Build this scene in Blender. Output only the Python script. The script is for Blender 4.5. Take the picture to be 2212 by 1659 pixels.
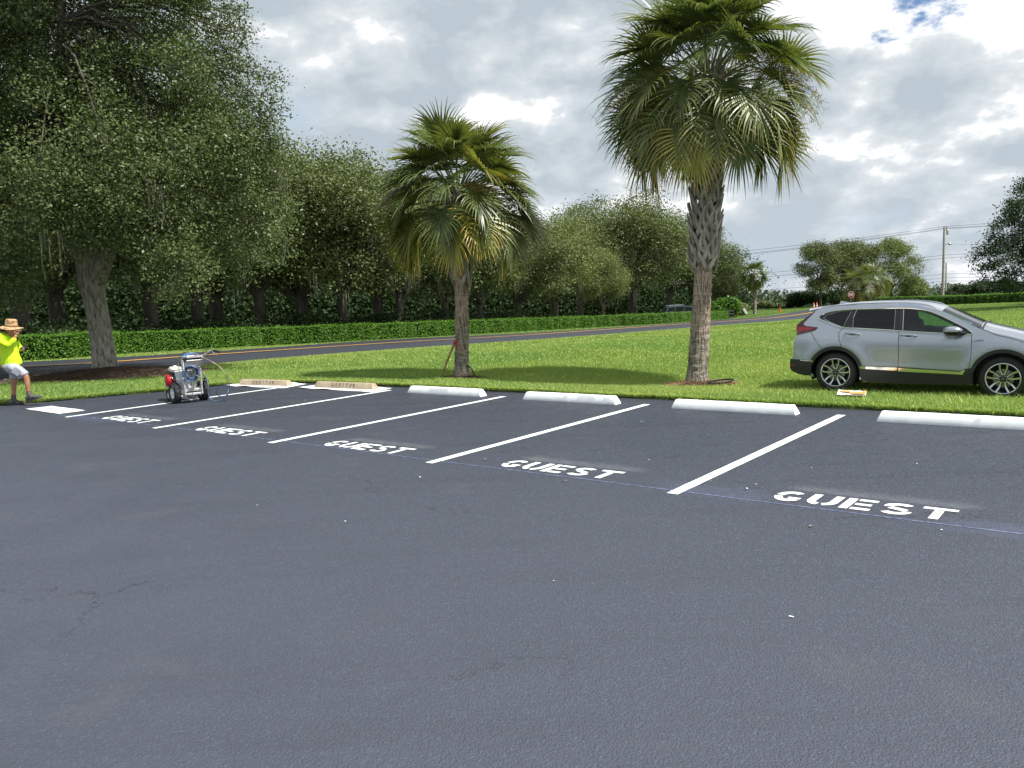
import bpy, math, random
import numpy as np
from mathutils import Vector, Matrix, geometry
R_ = math.radians
scn = bpy.context.scene
for o in list(bpy.data.objects): bpy.data.objects.remove(o)

# ------------------------------------------------------------ camera, world, sun, exposure
F_PX, CX, CY = 1800.0, 1106.0, 829.5          # focal length and centre, in units of a 2212 px wide picture
PITCH, ROLL, EYE = R_(6.2386), R_(-2.38495), 1.7808
cam = bpy.data.cameras.new('camera'); camo = bpy.data.objects.new('camera', cam)
scn.collection.objects.link(camo); scn.camera = camo
cam.sensor_width = 36; cam.lens = 36*F_PX/2212; cam.clip_start = .05; cam.clip_end = 4000
camo.matrix_world = Matrix.Translation((0,0,EYE)) @ Matrix.Rotation(math.pi/2-PITCH,4,'X') @ Matrix.Rotation(ROLL,4,'Z')

SUN = Vector((.93*math.cos(R_(60)), -.50*math.cos(R_(60)), math.sin(R_(60)))).normalized()
sl = bpy.data.lights.new('sun','SUN'); sl.energy = 5.0; sl.angle = R_(.5); sl.color = (1,.975,.93)
so = bpy.data.objects.new('sun', sl); scn.collection.objects.link(so)
so.rotation_euler = SUN.to_track_quat('Z','Y').to_euler()
scn.view_settings.view_transform = 'Standard'; scn.view_settings.look = 'None'
scn.view_settings.exposure = 0.45; scn.view_settings.gamma = 1
scn.render.engine = 'CYCLES'
scn.cycles.max_bounces = 6; scn.cycles.transparent_max_bounces = 12; scn.cycles.use_denoising = True
scn.cycles.diffuse_bounces = 3; scn.cycles.glossy_bounces = 3; scn.cycles.transmission_bounces = 4

W_ = bpy.data.worlds.new('World'); scn.world = W_; W_.use_nodes = True
nt = W_.node_tree; nt.nodes.clear()
def N(t, tree=None, **k):
    n = (tree or nt).nodes.new(t)
    for a,b in k.items():
        if hasattr(n,a): setattr(n,a,b)
    return n
def lk(a,b,tree=None): (tree or nt).links.new(a,b)
def mth(op,a,b=None,c=None,tree=None,clamp=False):
    n = N('ShaderNodeMath',tree,operation=op); n.use_clamp = clamp
    for i,x in enumerate((a,b,c)):
        if x is None: continue
        if isinstance(x,(int,float)): n.inputs[i].default_value = x
        else: lk(x,n.inputs[i],tree)
    return n.outputs[0]
def ramp(fac, stops, tree=None, interp='LINEAR'):
    n = N('ShaderNodeValToRGB',tree); cr = n.color_ramp; cr.interpolation = interp
    while len(cr.elements) < len(stops): cr.elements.new(.5)
    for e,(p,c) in zip(cr.elements,stops):
        e.position = p; e.color = (*c,1) if len(c)==3 else c
    if fac is not None: lk(fac,n.inputs[0],tree)
    return n.outputs[0]
def mapr(x,a,b,c,d,tree=None,smooth=True):
    n = N('ShaderNodeMapRange',tree); n.interpolation_type = 'SMOOTHSTEP' if smooth else 'LINEAR'
    lk(x,n.inputs[0],tree)
    for i,v in zip((1,2,3,4),(a,b,c,d)): n.inputs[i].default_value = v
    return n.outputs[0]
def mixc(f,a,b,tree=None,mode='MIX'):
    n = N('ShaderNodeMix',tree); n.data_type='RGBA'; n.blend_type = mode
    if isinstance(f,(int,float)): n.inputs[0].default_value = f
    else: lk(f,n.inputs[0],tree)
    for i,x in ((6,a),(7,b)):
        if isinstance(x,tuple): n.inputs[i].default_value = (*x[:3],1)
        else: lk(x,n.inputs[i],tree)
    return n.outputs[2]
def noise(vec,scale,detail=4,rough=.5,dist=0,tree=None,dims='3D'):
    n = N('ShaderNodeTexNoise',tree); n.noise_dimensions = dims
    if vec is not None: lk(vec,n.inputs['Vector'],tree)
    n.inputs['Scale'].default_value = scale; n.inputs['Detail'].default_value = detail
    n.inputs['Roughness'].default_value = rough; n.inputs['Distortion'].default_value = dist
    return n
sky = N('ShaderNodeTexSky'); sky.sky_type = 'NISHITA'; sky.sun_disc = False
sky.sun_elevation = R_(60); sky.sun_rotation = math.atan2(SUN.x,SUN.y); sky.air_density = 1; sky.dust_density = 1; sky.ozone_density = 1.5
tc = N('ShaderNodeTexCoord'); sp = N('ShaderNodeSeparateXYZ'); lk(tc.outputs['Generated'],sp.inputs[0])
zc = mth('MAXIMUM',sp.outputs[2],0.0); den = mth('ADD',zc,.42)
cb = N('ShaderNodeCombineXYZ'); lk(mth('DIVIDE',sp.outputs[0],den),cb.inputs[0]); lk(mth('DIVIDE',sp.outputs[1],den),cb.inputs[1]); lk(mth('MULTIPLY',zc,1.3),cb.inputs[2])
mp = N('ShaderNodeMapping'); lk(cb.outputs[0],mp.inputs[0]); mp.inputs['Location'].default_value = (5.3,2.2,.4); mp.inputs['Scale'].default_value = (1.15,.95,1.45)
big = noise(mp.outputs[0],1.5,3,.5,.0).outputs[0]
mid_ = noise(mp.outputs[0],3.0,9,.55,.12).outputs[0]
fine = noise(mp.outputs[0],8,8,.6,.1).outputs[0]
mp2 = N('ShaderNodeMapping'); lk(mp.outputs[0],mp2.inputs[0]); mp2.inputs['Location'].default_value = (.07,-.04,.07)
mid2 = noise(mp2.outputs[0],3.0,9,.55,.12).outputs[0]
lit = mth('MULTIPLY',mth('SUBTRACT',mid_,mid2),1.5)
wv = N('ShaderNodeVectorMath',operation='SCALE'); fn_=noise(mp.outputs[0],3.5,6,.6,.0); lk(fn_.outputs['Color'],wv.inputs[0]); wv.inputs[3].default_value = .55
wa = N('ShaderNodeVectorMath',operation='ADD'); lk(mp.outputs[0],wa.inputs[0]); lk(wv.outputs[0],wa.inputs[1])
vo_ = N('ShaderNodeTexVoronoi'); vo_.feature = 'SMOOTH_F1'; vo_.inputs['Scale'].default_value = 3.4; vo_.inputs['Smoothness'].default_value = .5; lk(wa.outputs[0],vo_.inputs['Vector'])
puff = mth('MULTIPLY',mth('SUBTRACT',.42,vo_.outputs['Distance']),.55)
tone = mth('ADD',mth('ADD',mth('MULTIPLY',big,.75),mth('MULTIPLY',mid_,.42)),mth('ADD',mth('ADD',mth('MULTIPLY',fine,.12),puff),lit))
ccol = ramp(tone,[(.44,(4.9,5.6,6.2)),(.55,(5.7,6.35,6.85)),(.65,(6.5,7.05,7.5)),(.74,(7.6,8.0,8.25)),(.82,(10.6,10.8,10.9)),(.95,(11,11.1,11.2))])
hz = mapr(zc,.0,.22,1,0)
ccol = mixc(mth('MULTIPLY',hz,.30),ccol,(5.9,6.7,7.5))
# openings of blue between the clouds
hole = noise(mp.outputs[0],1.9,7,.6,.1).outputs[0]
vd_ = N('ShaderNodeVectorMath',operation='DOT_PRODUCT'); lk(tc.outputs['Generated'],vd_.inputs[0]); hd_=Vector((.372,.885,.305)).normalized(); vd_.inputs[1].default_value = hd_
near_ = mapr(vd_.outputs['Value'],.980,.9995,0,.215)
cover = mapr(mth('ADD',mth('SUBTRACT',hole,near_),mth('MULTIPLY',mth('SUBTRACT',fine,.5),.12)),.30,.345,0,1)
veil = mapr(hole,.345,.47,.55,0)
skyc = mixc(.5,sky.outputs[0],(1.5,3.2,6.6))
ccol = mixc(veil,ccol,(5.6,6.9,8.3))
final = mixc(cover,skyc,ccol)
bg = N('ShaderNodeBackground'); bg.inputs[1].default_value = .077; lk(final,bg.inputs[0])
wo = N('ShaderNodeOutputWorld'); lk(bg.outputs[0],wo.inputs[0])

# ------------------------------------------------------------ helpers
rng = np.random.default_rng(7)
def ray(px,py):
    x=(px-CX)/F_PX; y=-(py-CY)/F_PX; c,s=math.cos(ROLL),math.sin(ROLL)
    X=c*x-s*y; Z=s*x+c*y; cp,sp_=math.cos(PITCH),math.sin(PITCH)
    return np.array([X,cp+sp_*Z,-sp_+cp*Z])
def at(px,py,Y):
    r=ray(px,py); return np.array([0,0,EYE])+r*(Y/r[1])
def sm(a,b,x):
    t=np.clip((np.asarray(x,float)-a)/(b-a),0,1); return t*t*(3-2*t)
PO=np.array([-7.552,14.024]); PU=np.array([.78796,-.61573]); PV=np.array([.61573,.78796])   # parking row frame
def uv(u,v,z=0.): p=PO+PU*u+PV*v; return np.array([p[0],p[1],z])
BY=[(-60,0),(20,0),(26,-.02),(52,-.87),(79,-1.8),(105,-2.6),(125,-2.93),(155,-3.6),(240,-8.5),(400,-15),(900,-30)]
def ter(x,y):
    x=np.asarray(x,float); y=np.asarray(y,float)
    b=sum(np.interp(y+d,[a for a,_ in BY],[c for _,c in BY]) for d in (-3,-1.5,0,1.5,3))/5
    v=(x-PO[0])*PV[0]+(y-PO[1])*PV[1]; u=(x-PO[0])*PU[0]+(y-PO[1])*PU[1]
    dip=-.30*sm(5.3,9.8,v)*(.35+.65*sm(0,6,u))*(1-sm(22,36,y))
    r=.65*sm(28,55,x)*sm(60,85,y)
    return b+dip+r-.02
def gnd(px,py):
    r=ray(px,py); r=r/r[1]
    lo,hi=3.,400.; Y=3.
    while Y<400:
        p=np.array([0,0,EYE])+r*Y
        if p[2]<float(ter(p[0],p[1])): break
        Y*=1.01
    a,b=Y/1.01,Y
    for _ in range(25):
        m=(a+b)/2;p=np.array([0,0,EYE])+r*m
        if p[2]<float(ter(p[0],p[1])): b=m
        else: a=m
    p=np.array([0,0,EYE])+r*a; return p
def onter(x,y,dz=0.): return np.array([x,y,float(ter(x,y))+dz])

class MB:
    def __init__(s): s.v=[]; s.f=[]; s.m=[]; s.cm=0
    def add(s,vs,fs,m=None):
        o=len(s.v); s.v+= [tuple(map(float,p)) for p in vs]; s.f+=[tuple(i+o for i in f) for f in fs]; s.m+=[s.cm if m is None else m]*len(fs); return s
    def box(s,c,d,M=None,m=None,bev=0.):
        hx,hy,hz=[q/2 for q in d]; M=M or Matrix(); c=Vector(c)
        if bev<=0:
            vs=[(x*hx,y*hy,z*hz) for z in(-1,1) for y in(-1,1) for x in(-1,1)]
            fs=[(0,2,3,1),(4,5,7,6),(0,1,5,4),(2,6,7,3),(0,4,6,2),(1,3,7,5)]
        else:
            b=min(bev,hx*.9,hy*.9,hz*.9); vs=[]; 
            rings=[(-hz,b),(-hz+b,0),(hz-b,0),(hz,b)]
            for z,i in rings:
                X,Y=hx-i,hy-i
                k=b*.9 if i==0 else b*.5
                vs+=[(-X+k,-Y,z),(X-k,-Y,z),(X,-Y+k,z),(X,Y-k,z),(X-k,Y,z),(-X+k,Y,z),(-X,Y-k,z),(-X,-Y+k,z)]
            fs=[tuple(range(7,-1,-1)),tuple(range(24,32))]
            for r in range(3):
                for k in range(8): fs.append((r*8+k,r*8+(k+1)%8,r*8+8+(k+1)%8,r*8+8+k))
        s.add([M.to_3x3()@Vector(p)+c for p in vs],fs,m); return s
    def tube(s,pts,r,n=8,cap=True,m=None,flat=1.):
        pts=[Vector(p) for p in pts]; K=len(pts)
        if not hasattr(r,'__len__'): r=[r]*K
        vs=[]; up=None
        for i,p in enumerate(pts):
            t=(pts[min(i+1,K-1)]-pts[max(i-1,0)]); t=t.normalized() if t.length>1e-9 else Vector((0,0,1))
            if up is None: up=Vector((0,0,1)) if abs(t.z)<.9 else Vector((1,0,0))
            a=(up-t*up.dot(t)); a=a.normalized() if a.length>1e-6 else t.orthogonal().normalized(); up=a; b=t.cross(a)
            for k in range(n):
                q=2*math.pi*k/n; vs.append(p+(a*math.cos(q)+b*math.sin(q)*flat)*r[i])
        fs=[(i*n+k,i*n+(k+1)%n,(i+1)*n+(k+1)%n,(i+1)*n+k) for i in range(K-1) for k in range(n)]
        if cap: fs+=[tuple(range(n-1,-1,-1)),tuple(range((K-1)*n,K*n))]
        s.add(vs,fs,m); return s
    def lathe(s,prof,n=24,M=None,m=None,cap=True):
        M=M or Matrix(); vs=[];K=len(prof)
        for r,z in prof:
            for k in range(n):
                q=2*math.pi*k/n; vs.append(M@Vector((r*math.cos(q),r*math.sin(q),z)))
        fs=[(i*n+k,i*n+(k+1)%n,(i+1)*n+(k+1)%n,(i+1)*n+k) for i in range(K-1) for k in range(n)]
        if cap: fs+=[tuple(range(n-1,-1,-1)),tuple(range((K-1)*n,K*n))]
        s.add(vs,fs,m); return s
    def ell(s,c,r,nu=16,nv=10,M=None,m=None):
        c=Vector(c); M=(M or Matrix()).to_3x3(); vs=[];fs=[]
        if not hasattr(r,'__len__'): r=(r,r,r)
        for j in range(nv+1):
            t=math.pi*j/nv
            for k in range(nu):
                q=2*math.pi*k/nu; vs.append(M@Vector((r[0]*math.sin(t)*math.cos(q),r[1]*math.sin(t)*math.sin(q),r[2]*math.cos(t)))+c)
        for j in range(nv):
            for k in range(nu): fs.append((j*nu+k,(j+1)*nu+k,(j+1)*nu+(k+1)%nu,j*nu+(k+1)%nu))
        s.add(vs,fs,m); return s
    def poly(s,pts,z0,z1,M=None,m=None):     # prism from xy polygon
        M=M or Matrix(); n=len(pts)
        vs=[M@Vector((x,y,z0)) for x,y in pts]+[M@Vector((x,y,z1)) for x,y in pts]
        s.add(vs,[tuple(range(n-1,-1,-1)),tuple(range(n,2*n))]+[(k,(k+1)%n,n+(k+1)%n,n+k) for k in range(n)],m); return s
    def ribbon(s,a,b,m=None):      # quads between two point rows
        n=len(a); s.add(list(a)+list(b),[(i,i+1,n+i+1,n+i) for i in range(n-1)],m); return s
    def build(s,name,mat,parent=None,off=None,smooth=True,ang=None):
        me=bpy.data.meshes.new(name); off=Vector(off) if off is not None else Vector()
        me.from_pydata([Vector(p)-off for p in s.v],[],s.f)
        mats=mat if isinstance(mat,(list,tuple)) else [mat]
        for q in mats: me.materials.append(q)
        if len(mats)>1: me.polygons.foreach_set('material_index',s.m)
        me.polygons.foreach_set('use_smooth',[bool(smooth)]*len(me.polygons))
        me.validate(); me.update()
        if smooth: me.set_sharp_from_angle(angle=R_(ang or 38))
        o=bpy.data.objects.new(name,me); scn.collection.objects.link(o)
        if parent is not None: o.parent=parent
        else: o.location=off
        return o
def npmesh(name,V,Fc,mat,parent=None,off=(0,0,0),col=None,smooth=False,mi=None):
    V=np.asarray(V,np.float32)-np.asarray(off,np.float32); Fc=np.asarray(Fc,np.int32); k=Fc.shape[1]
    me=bpy.data.meshes.new(name); me.vertices.add(len(V)); me.vertices.foreach_set('co',V.ravel())
    me.loops.add(Fc.size); me.loops.foreach_set('vertex_index',Fc.ravel())
    me.polygons.add(len(Fc)); me.polygons.foreach_set('loop_start',np.arange(0,Fc.size,k,dtype=np.int32))
    me.polygons.foreach_set('loop_total',np.full(len(Fc),k,np.int32))
    if smooth: me.polygons.foreach_set('use_smooth',np.ones(len(Fc),bool))
    mats=mat if isinstance(mat,(list,tuple)) else [mat]
    for q in mats: me.materials.append(q)
    if mi is not None: me.polygons.foreach_set('material_index',np.asarray(mi,np.int32))
    if col is not None:
        a=me.color_attributes.new('tint','FLOAT_COLOR','POINT'); c4=np.ones((len(V),4),np.float32); c4[:,:3]=col; a.data.foreach_set('color',c4.ravel())
    me.update(calc_edges=True)
    o=bpy.data.objects.new(name,me); scn.collection.objects.link(o)
    if parent is not None: o.parent=parent
    else: o.location=off
    return o
def tag(o,label=None,cat=None,group=None,kind=None):
    if label: o['label']=label
    if cat: o['category']=cat
    if group: o['group']=group
    if kind: o['kind']=kind
    return o
def thing(name,label,cat,loc=(0,0,0),rz=0,group=None):
    o=bpy.data.objects.new(name,None); scn.collection.objects.link(o); o.location=Vector(loc); o.rotation_euler=(0,0,rz); o.empty_display_size=.2
    return tag(o,label,cat,group)
def copy_tree(o,parent=None):
    c=o.copy(); scn.collection.objects.link(c)
    if parent is not None: c.parent=parent
    for ch in list(o.children): copy_tree(ch,c)
    return c

# materials
def mat(name,color=(.5,.5,.5),rough=.5,metal=0,spec=.5,**k):
    m=bpy.data.materials.new(name); m.use_nodes=True; b=m.node_tree.nodes['Principled BSDF']
    b.inputs['Base Color'].default_value=(*color,1); b.inputs['Roughness'].default_value=rough; b.inputs['Metallic'].default_value=metal
    b.inputs['Specular IOR Level'].default_value=spec
    for a,v in k.items(): b.inputs[a.replace('_',' ')].default_value=v
    return m
def nmat(name,c1,c2,scale=5,detail=5,rough=.7,bump=0.,bscale=None,metal=0,spec=.4,lo=.35,hi=.65,coord='Object',stretch=(1,1,1),bdist=.02):
    m=mat(name,c1,rough,metal,spec); t=m.node_tree; b=t.nodes['Principled BSDF']
    c=N('ShaderNodeTexCoord',t); q=N('ShaderNodeMapping',t); q.inputs['Scale'].default_value=stretch; lk(c.outputs[coord],q.inputs[0],t)
    n=noise(q.outputs[0],scale,detail,.6,0,t)
    lk(ramp(n.outputs[0],[(lo,c1),(hi,c2)],t),b.inputs['Base Color'],t)
    if bump:
        n2=noise(q.outputs[0],bscale or scale*4,4,.6,0,t); bp=N('ShaderNodeBump',t); bp.inputs['Strength'].default_value=bump; bp.inputs['Distance'].default_value=bdist
        lk(n2.outputs[0],bp.inputs['Height'],t); lk(bp.outputs[0],b.inputs['Normal'],t)
    return m
def leafmat(name,c1,c2,rough=.4,trans=.25,attr=False,spec=.5,scale=.6,vary=.5):
    m=bpy.data.materials.new(name); m.use_nodes=True; t=m.node_tree; b=t.nodes['Principled BSDF']; out=t.nodes['Material Output']
    c=N('ShaderNodeTexCoord',t); n=noise(c.outputs['Object'],scale,3,.6,0,t); n2=noise(c.outputs['Object'],scale*14,2,.6,0,t)
    f=mth('ADD',mth('MULTIPLY',n.outputs[0],1-vary*.5),mth('MULTIPLY',n2.outputs[0],vary*.5),tree=t)
    col=ramp(f,[(.32,c1),(.68,c2)],t)
    if attr:
        at_=N('ShaderNodeVertexColor',t); at_.layer_name='tint'; col=mixc(1.,col,at_.outputs[0],t,'MULTIPLY')
    lk(col,b.inputs['Base Color'],t); b.inputs['Roughness'].default_value=rough; b.inputs['Specular IOR Level'].default_value=spec
    tr=N('ShaderNodeBsdfTranslucent',t); lk(mixc(1.,col,(1.5,1.6,.7),t,'MULTIPLY'),tr.inputs[0],t)
    mx=N('ShaderNodeMixShader',t); mx.inputs[0].default_value=trans; lk(b.outputs[0],mx.inputs[1],t); lk(tr.outputs[0],mx.inputs[2],t); lk(mx.outputs[0],out.inputs[0],t)
    return m
def glassmat(name,tint,ior=1.5,rough=0.):
    m=bpy.data.materials.new(name); m.use_nodes=True; t=m.node_tree; t.nodes.remove(t.nodes['Principled BSDF']); out=t.nodes['Material Output']
    a=N('ShaderNodeBsdfTransparent',t); a.inputs[0].default_value=(*tint,1); g=N('ShaderNodeBsdfGlossy',t); g.inputs['Roughness'].default_value=rough
    fr=N('ShaderNodeFresnel',t); fr.inputs[0].default_value=ior; mx=N('ShaderNodeMixShader',t)
    lk(mth('ADD',mth('MULTIPLY',fr.outputs[0],1.0,tree=t),.02,tree=t),mx.inputs[0],t); lk(a.outputs[0],mx.inputs[1],t); lk(g.outputs[0],mx.inputs[2],t); lk(mx.outputs[0],out.inputs[0],t)
    return m
M_black=mat('black_plastic',(.012,.012,.013),.45); M_rubber=mat('rubber',(.02,.02,.02),.8)
M_steel=nmat('grey_metal',(.32,.33,.34),(.5,.5,.5),8,4,.38,metal=.7); M_chrome=mat('chrome',(.8,.8,.82),.12,1)

# ------------------------------------------------------------ ground sheets
PV_=PV
def asphalt(name,base,patch,lane=False):
    m=mat(name,base,.62,0,.35); t=m.node_tree; b=t.nodes['Principled BSDF']
    c=N('ShaderNodeTexCoord',t); o=c.outputs['Object']
    n1=noise(o,.22,5,.6,.4,t).outputs[0]; n2=noise(o,1.3,6,.65,.2,t).outputs[0]; n3=noise(o,55,3,.7,0,t).outputs[0]
    vo=N('ShaderNodeTexVoronoi',t); vo.inputs['Scale'].default_value=95; lk(o,vo.inputs['Vector'],t)
    mp_=N('ShaderNodeMapping',t); mp_.inputs['Rotation'].default_value=(0,0,R_(38)); mp_.inputs['Scale'].default_value=(.35,3.2,1); lk(o,mp_.inputs[0],t)
    st=noise(mp_.outputs[0],.8,5,.6,.3,t).outputs[0]
    col=ramp(n1,[(.3,base),(.7,patch)],t)
    col=mixc(mapr(n2,.42,.68,0,.75,t),col,tuple(x*1.35 for x in base),t)
    col=mixc(mapr(st,.48,.70,0,.62,t),col,tuple(x*.68 for x in base),t)
    vc=N('ShaderNodeTexVoronoi',t); vc.inputs['Scale'].default_value=75; lk(o,vc.inputs['Vector'],t); sc_=N('ShaderNodeSeparateColor',t); lk(vc.outputs['Color'],sc_.inputs[0],t)
    col=mixc(mapr(sc_.outputs[0],.0,.35,.75,0,t),col,tuple(x*.25 for x in base),t); col=mixc(mapr(sc_.outputs[1],.7,1.,0,.9,t),col,tuple(x*3. for x in base),t)
    col=mixc(mapr(n3,.55,.8,0,.7,t),col,(.15,.15,.16),t)
    col=mixc(mapr(vo.outputs['Distance'],.25,.6,0,.6,t),col,(.012,.013,.016),t)
    if lane:   # asphalt colour turns gradually paler from the stalls to the driving lane
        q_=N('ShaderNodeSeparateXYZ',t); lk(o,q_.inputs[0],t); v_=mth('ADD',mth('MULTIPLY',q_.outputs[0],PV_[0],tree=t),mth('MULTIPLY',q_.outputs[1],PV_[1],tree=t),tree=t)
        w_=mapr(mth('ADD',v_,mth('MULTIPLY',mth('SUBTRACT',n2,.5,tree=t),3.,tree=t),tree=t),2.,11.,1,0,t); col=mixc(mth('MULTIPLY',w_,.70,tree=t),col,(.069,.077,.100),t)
        br=noise(o,.9,5,.6,.4,t).outputs[0]; col=mixc(mapr(br,.58,.76,0,.35,t),col,(.098,.088,.088),t)
        wp=N('ShaderNodeVectorMath',t,operation='ADD'); lk(o,wp.inputs[0],t); lk(noise(o,2.2,6,.7,0,t).outputs['Color'],wp.inputs[1],t); ck=N('ShaderNodeTexVoronoi',t); ck.feature='DISTANCE_TO_EDGE'; ck.inputs['Scale'].default_value=.42; lk(wp.outputs[0],ck.inputs['Vector'],t)
        cm=mth('MULTIPLY',mapr(ck.outputs['Distance'],.0015,.006,1,0,t),mapr(noise(o,.5,3,.6,0,t).outputs[0],.50,.62,0,.75,t),tree=t); col=mixc(cm,col,(.012,.014,.018),t)
    lk(col,b.inputs['Base Color'],t)
    # rare small dull brown stains
    lk(mapr(n2,.3,.7,.5,.72,t),b.inputs['Roughness'],t)
    bp=N('ShaderNodeBump',t); bp.inputs['Strength'].default_value=.85; bp.inputs['Distance'].default_value=.0055
    h=mth('ADD',mth('MULTIPLY',vo.outputs['Distance'],-1.,tree=t),mth('MULTIPLY',n3,.8,tree=t),tree=t)
    h=mth('ADD',h,mth('MULTIPLY',mapr(st,.45,.7,0,1,t),mth('MULTIPLY',noise(o,140,2,.5,0,t).outputs[0],1.4,tree=t),tree=t),tree=t)
    lk(h,bp.inputs['Height'],t); lk(bp.outputs[0],b.inputs['Normal'],t)
    return m
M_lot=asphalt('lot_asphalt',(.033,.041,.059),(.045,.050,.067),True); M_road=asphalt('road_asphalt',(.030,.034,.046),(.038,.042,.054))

# lawn sheet to the horizon
xs=np.unique(np.concatenate([np.arange(-30,46,.5),np.sinh(np.linspace(-6.2,6.2,120))*2.1+8])); ys=np.unique(np.concatenate([np.arange(4,60,.5),np.arange(60,180,2.),-np.geomspace(1,200,12),np.geomspace(180,1200,26),[0]]))
X,Y=np.meshgrid(xs,ys); Z=ter(X,Y)
Z=Z+ (np.random.default_rng(1).random(Z.shape)-.5)*.02*(Y>9)
# under the parking lot the sheet dips out of sight
LOT=[uv(60,5.42)[:2],uv(13.3,5.42)[:2],uv(8.6,5.40)[:2],uv(5.3,5.40)[:2],uv(1.9,5.35)[:2],uv(.3,5.3)[:2],uv(-.6,5.15)[:2],uv(-1.33,4.85)[:2],uv(-1.8,4.35)[:2],uv(-2.02,3.8)[:2],uv(-2.1,2.94)[:2],uv(-2.6,1.88)[:2],uv(-2.9,.97)[:2],np.array([-10.1,16.3]),np.array([-12.5,15.7]),np.array([-17,13.5]),np.array([-60,2.]),np.array([-60,-40.]),np.array([60,-70.])]
LOTP=np.array(LOT)
def inpoly(x,y,P):
    r=np.zeros(np.shape(x),bool); n=len(P)
    for i in range(n):
        a,b=P[i],P[(i+1)%n]
        if a[1]==b[1]: continue
        c=((a[1]>y)!=(b[1]>y))&(x<(b[0]-a[0])*(y-a[1])/(b[1]-a[1])+a[0]); r^=c
    return r
def dseg(x,y,P,closed=False):
    d=np.full(np.shape(x),1e9)
    for i in range(len(P)-(0 if closed else 1)):
        a,b=P[i],P[(i+1)%len(P)]; ab=b-a; t=np.clip(((x-a[0])*ab[0]+(y-a[1])*ab[1])/(ab@ab),0,1)
        d=np.minimum(d,np.hypot(x-a[0]-ab[0]*t,y-a[1]-ab[1]*t))
    return d
deep=inpoly(X,Y,LOTP)&(dseg(X,Y,LOTP,True)>1.2); Z[deep]-=.15
ny,nx=X.shape; idx=np.arange(nx*ny).reshape(ny,nx)
Fq=np.stack([idx[:-1,:-1],idx[:-1,1:],idx[1:,1:],idx[1:,:-1]],-1).reshape(-1,4)
m=mat('lawn_soil',(.06,.09,.02),.9,0,.1); t=m.node_tree; b=t.nodes['Principled BSDF']; c=N('ShaderNodeTexCoord',t)
n1=noise(c.outputs['Object'],.35,6,.6,.3,t).outputs[0]; n2=noise(c.outputs['Object'],7,6,.7,0,t).outputs[0]
col=ramp(n2,[(.3,(.022,.045,.008)),(.5,(.05,.10,.015)),(.72,(.10,.17,.03))],t); col=mixc(mapr(n1,.4,.7,0,.5,t),col,(.12,.15,.035),t); lk(col,b.inputs['Base Color'],t)
bp=N('ShaderNodeBump',t); bp.inputs['Distance'].default_value=.08; bp.inputs['Strength'].default_value=.8; lk(n2,bp.inputs['Height'],t); lk(bp.outputs[0],b.inputs['Normal'],t)
M_soil=m
g=npmesh('lawn_ground',np.stack([X,Y,Z],-1).reshape(-1,3),Fq,M_soil,smooth=True); tag(g,'mown green lawn ground sloping gently away behind the parking lot','lawn',kind='structure')

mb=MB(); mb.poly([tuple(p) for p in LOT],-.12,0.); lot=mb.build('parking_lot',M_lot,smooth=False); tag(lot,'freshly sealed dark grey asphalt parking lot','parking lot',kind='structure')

q=MB(); E_=LOTP[:16].copy(); cum=[]; rows=[]
NE=[]
for i in range(16):
    a=E_[max(i-1,0)];b=E_[min(i+1,15)]; t_=(b-a)/np.linalg.norm(b-a); NE.append(np.array([t_[1],-t_[0]]))
for d,z in ((-.02,0.),(.0,.035),(.05,.05),(.5,.04),(.95,.0)):
    r_=[]
    for i in range(15):
        for k in range(14):
            f=k/14; p=E_[i]*(1-f)+E_[i+1]*f; n_=NE[i]*(1-f)+NE[i+1]*f; w=.02*math.sin(p[0]*5.1+p[1]*3.3)+.012*math.sin(p[0]*13); pp=p+n_*(d+ (w if d<.3 else 0))*1.0; zt=float(ter(pp[0],pp[1])); r_.append(np.array([pp[0],pp[1],(z if d<=.05 else zt+.02+z)]))
    rows.append(r_)
for i in range(4): q.ribbon(rows[i],rows[i+1])
M_lip=nmat('turf_edge_soil',(.030,.026,.014),(.07,.10,.025),9,5,.9,spec=.1)
o=q.build('turf_edge',M_lip,smooth=False); tag(o,'raised dark edge of turf along the asphalt','turf edge',kind='structure')

def catmull(P,n=12):
    P=[np.array(p,float) for p in P]; Q=[2*P[0]-P[1]]+P+[2*P[-1]-P[-2]]; o=[]
    for i in range(1,len(Q)-2):
        for k in range(n):
            s=k/n; o.append(.5*((2*Q[i])+(-Q[i-1]+Q[i+1])*s+(2*Q[i-1]-5*Q[i]+4*Q[i+1]-Q[i+2])*s*s+(-Q[i-1]+3*Q[i]-3*Q[i+1]+Q[i+2])*s**3))
    o.append(P[-1]); return o
RN0=[(-60,9.),(-27,13.5),(-17.5,18.5)]; RC0=[(-60,17.),(-32,21.),(-22,25.)]; RF0=[(-60,25.),(-38,29.),(-28,33.)]
RN=RN0+[(-13.5,21.8),(-10.7,25.4),(-8.4,28.8),(-4.4,32.9),(1.5,38.8),(9.0,49.0),(15.2,58.0),(20.4,65.3),(25.5,74.0),(31.3,83.1),(38,92),(48,104),(70,112),(110,117)]
RCc=RC0+[(-17.3,28.1),(-13.6,32.5),(-11.0,36.2),(-5.7,43.3),(1.7,49.5),(11.3,65.3),(19.9,78.2),(26.7,87.9),(32.5,97.7),(38.4,106.9),(43,112.5),(53,119),(72,125),(110,129)]
RF=RF0+[(-22.4,36.5),(-17.4,38.8),(-13.7,45.0),(-7.5,56.7),(2.1,61.3),(14.0,79.7),(25.0,98.0),(31.4,106.0),(36.1,111.6),(41.5,119.3),(46,124.5),(57,132),(75,138),(110,141)]
RNL,RCL,RFL=[np.array(catmull(p,10)) for p in (RN,RCc,RF)]
ROADP=np.concatenate([RNL,RFL[::-1]])
q=MB(); rows=[]
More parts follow.
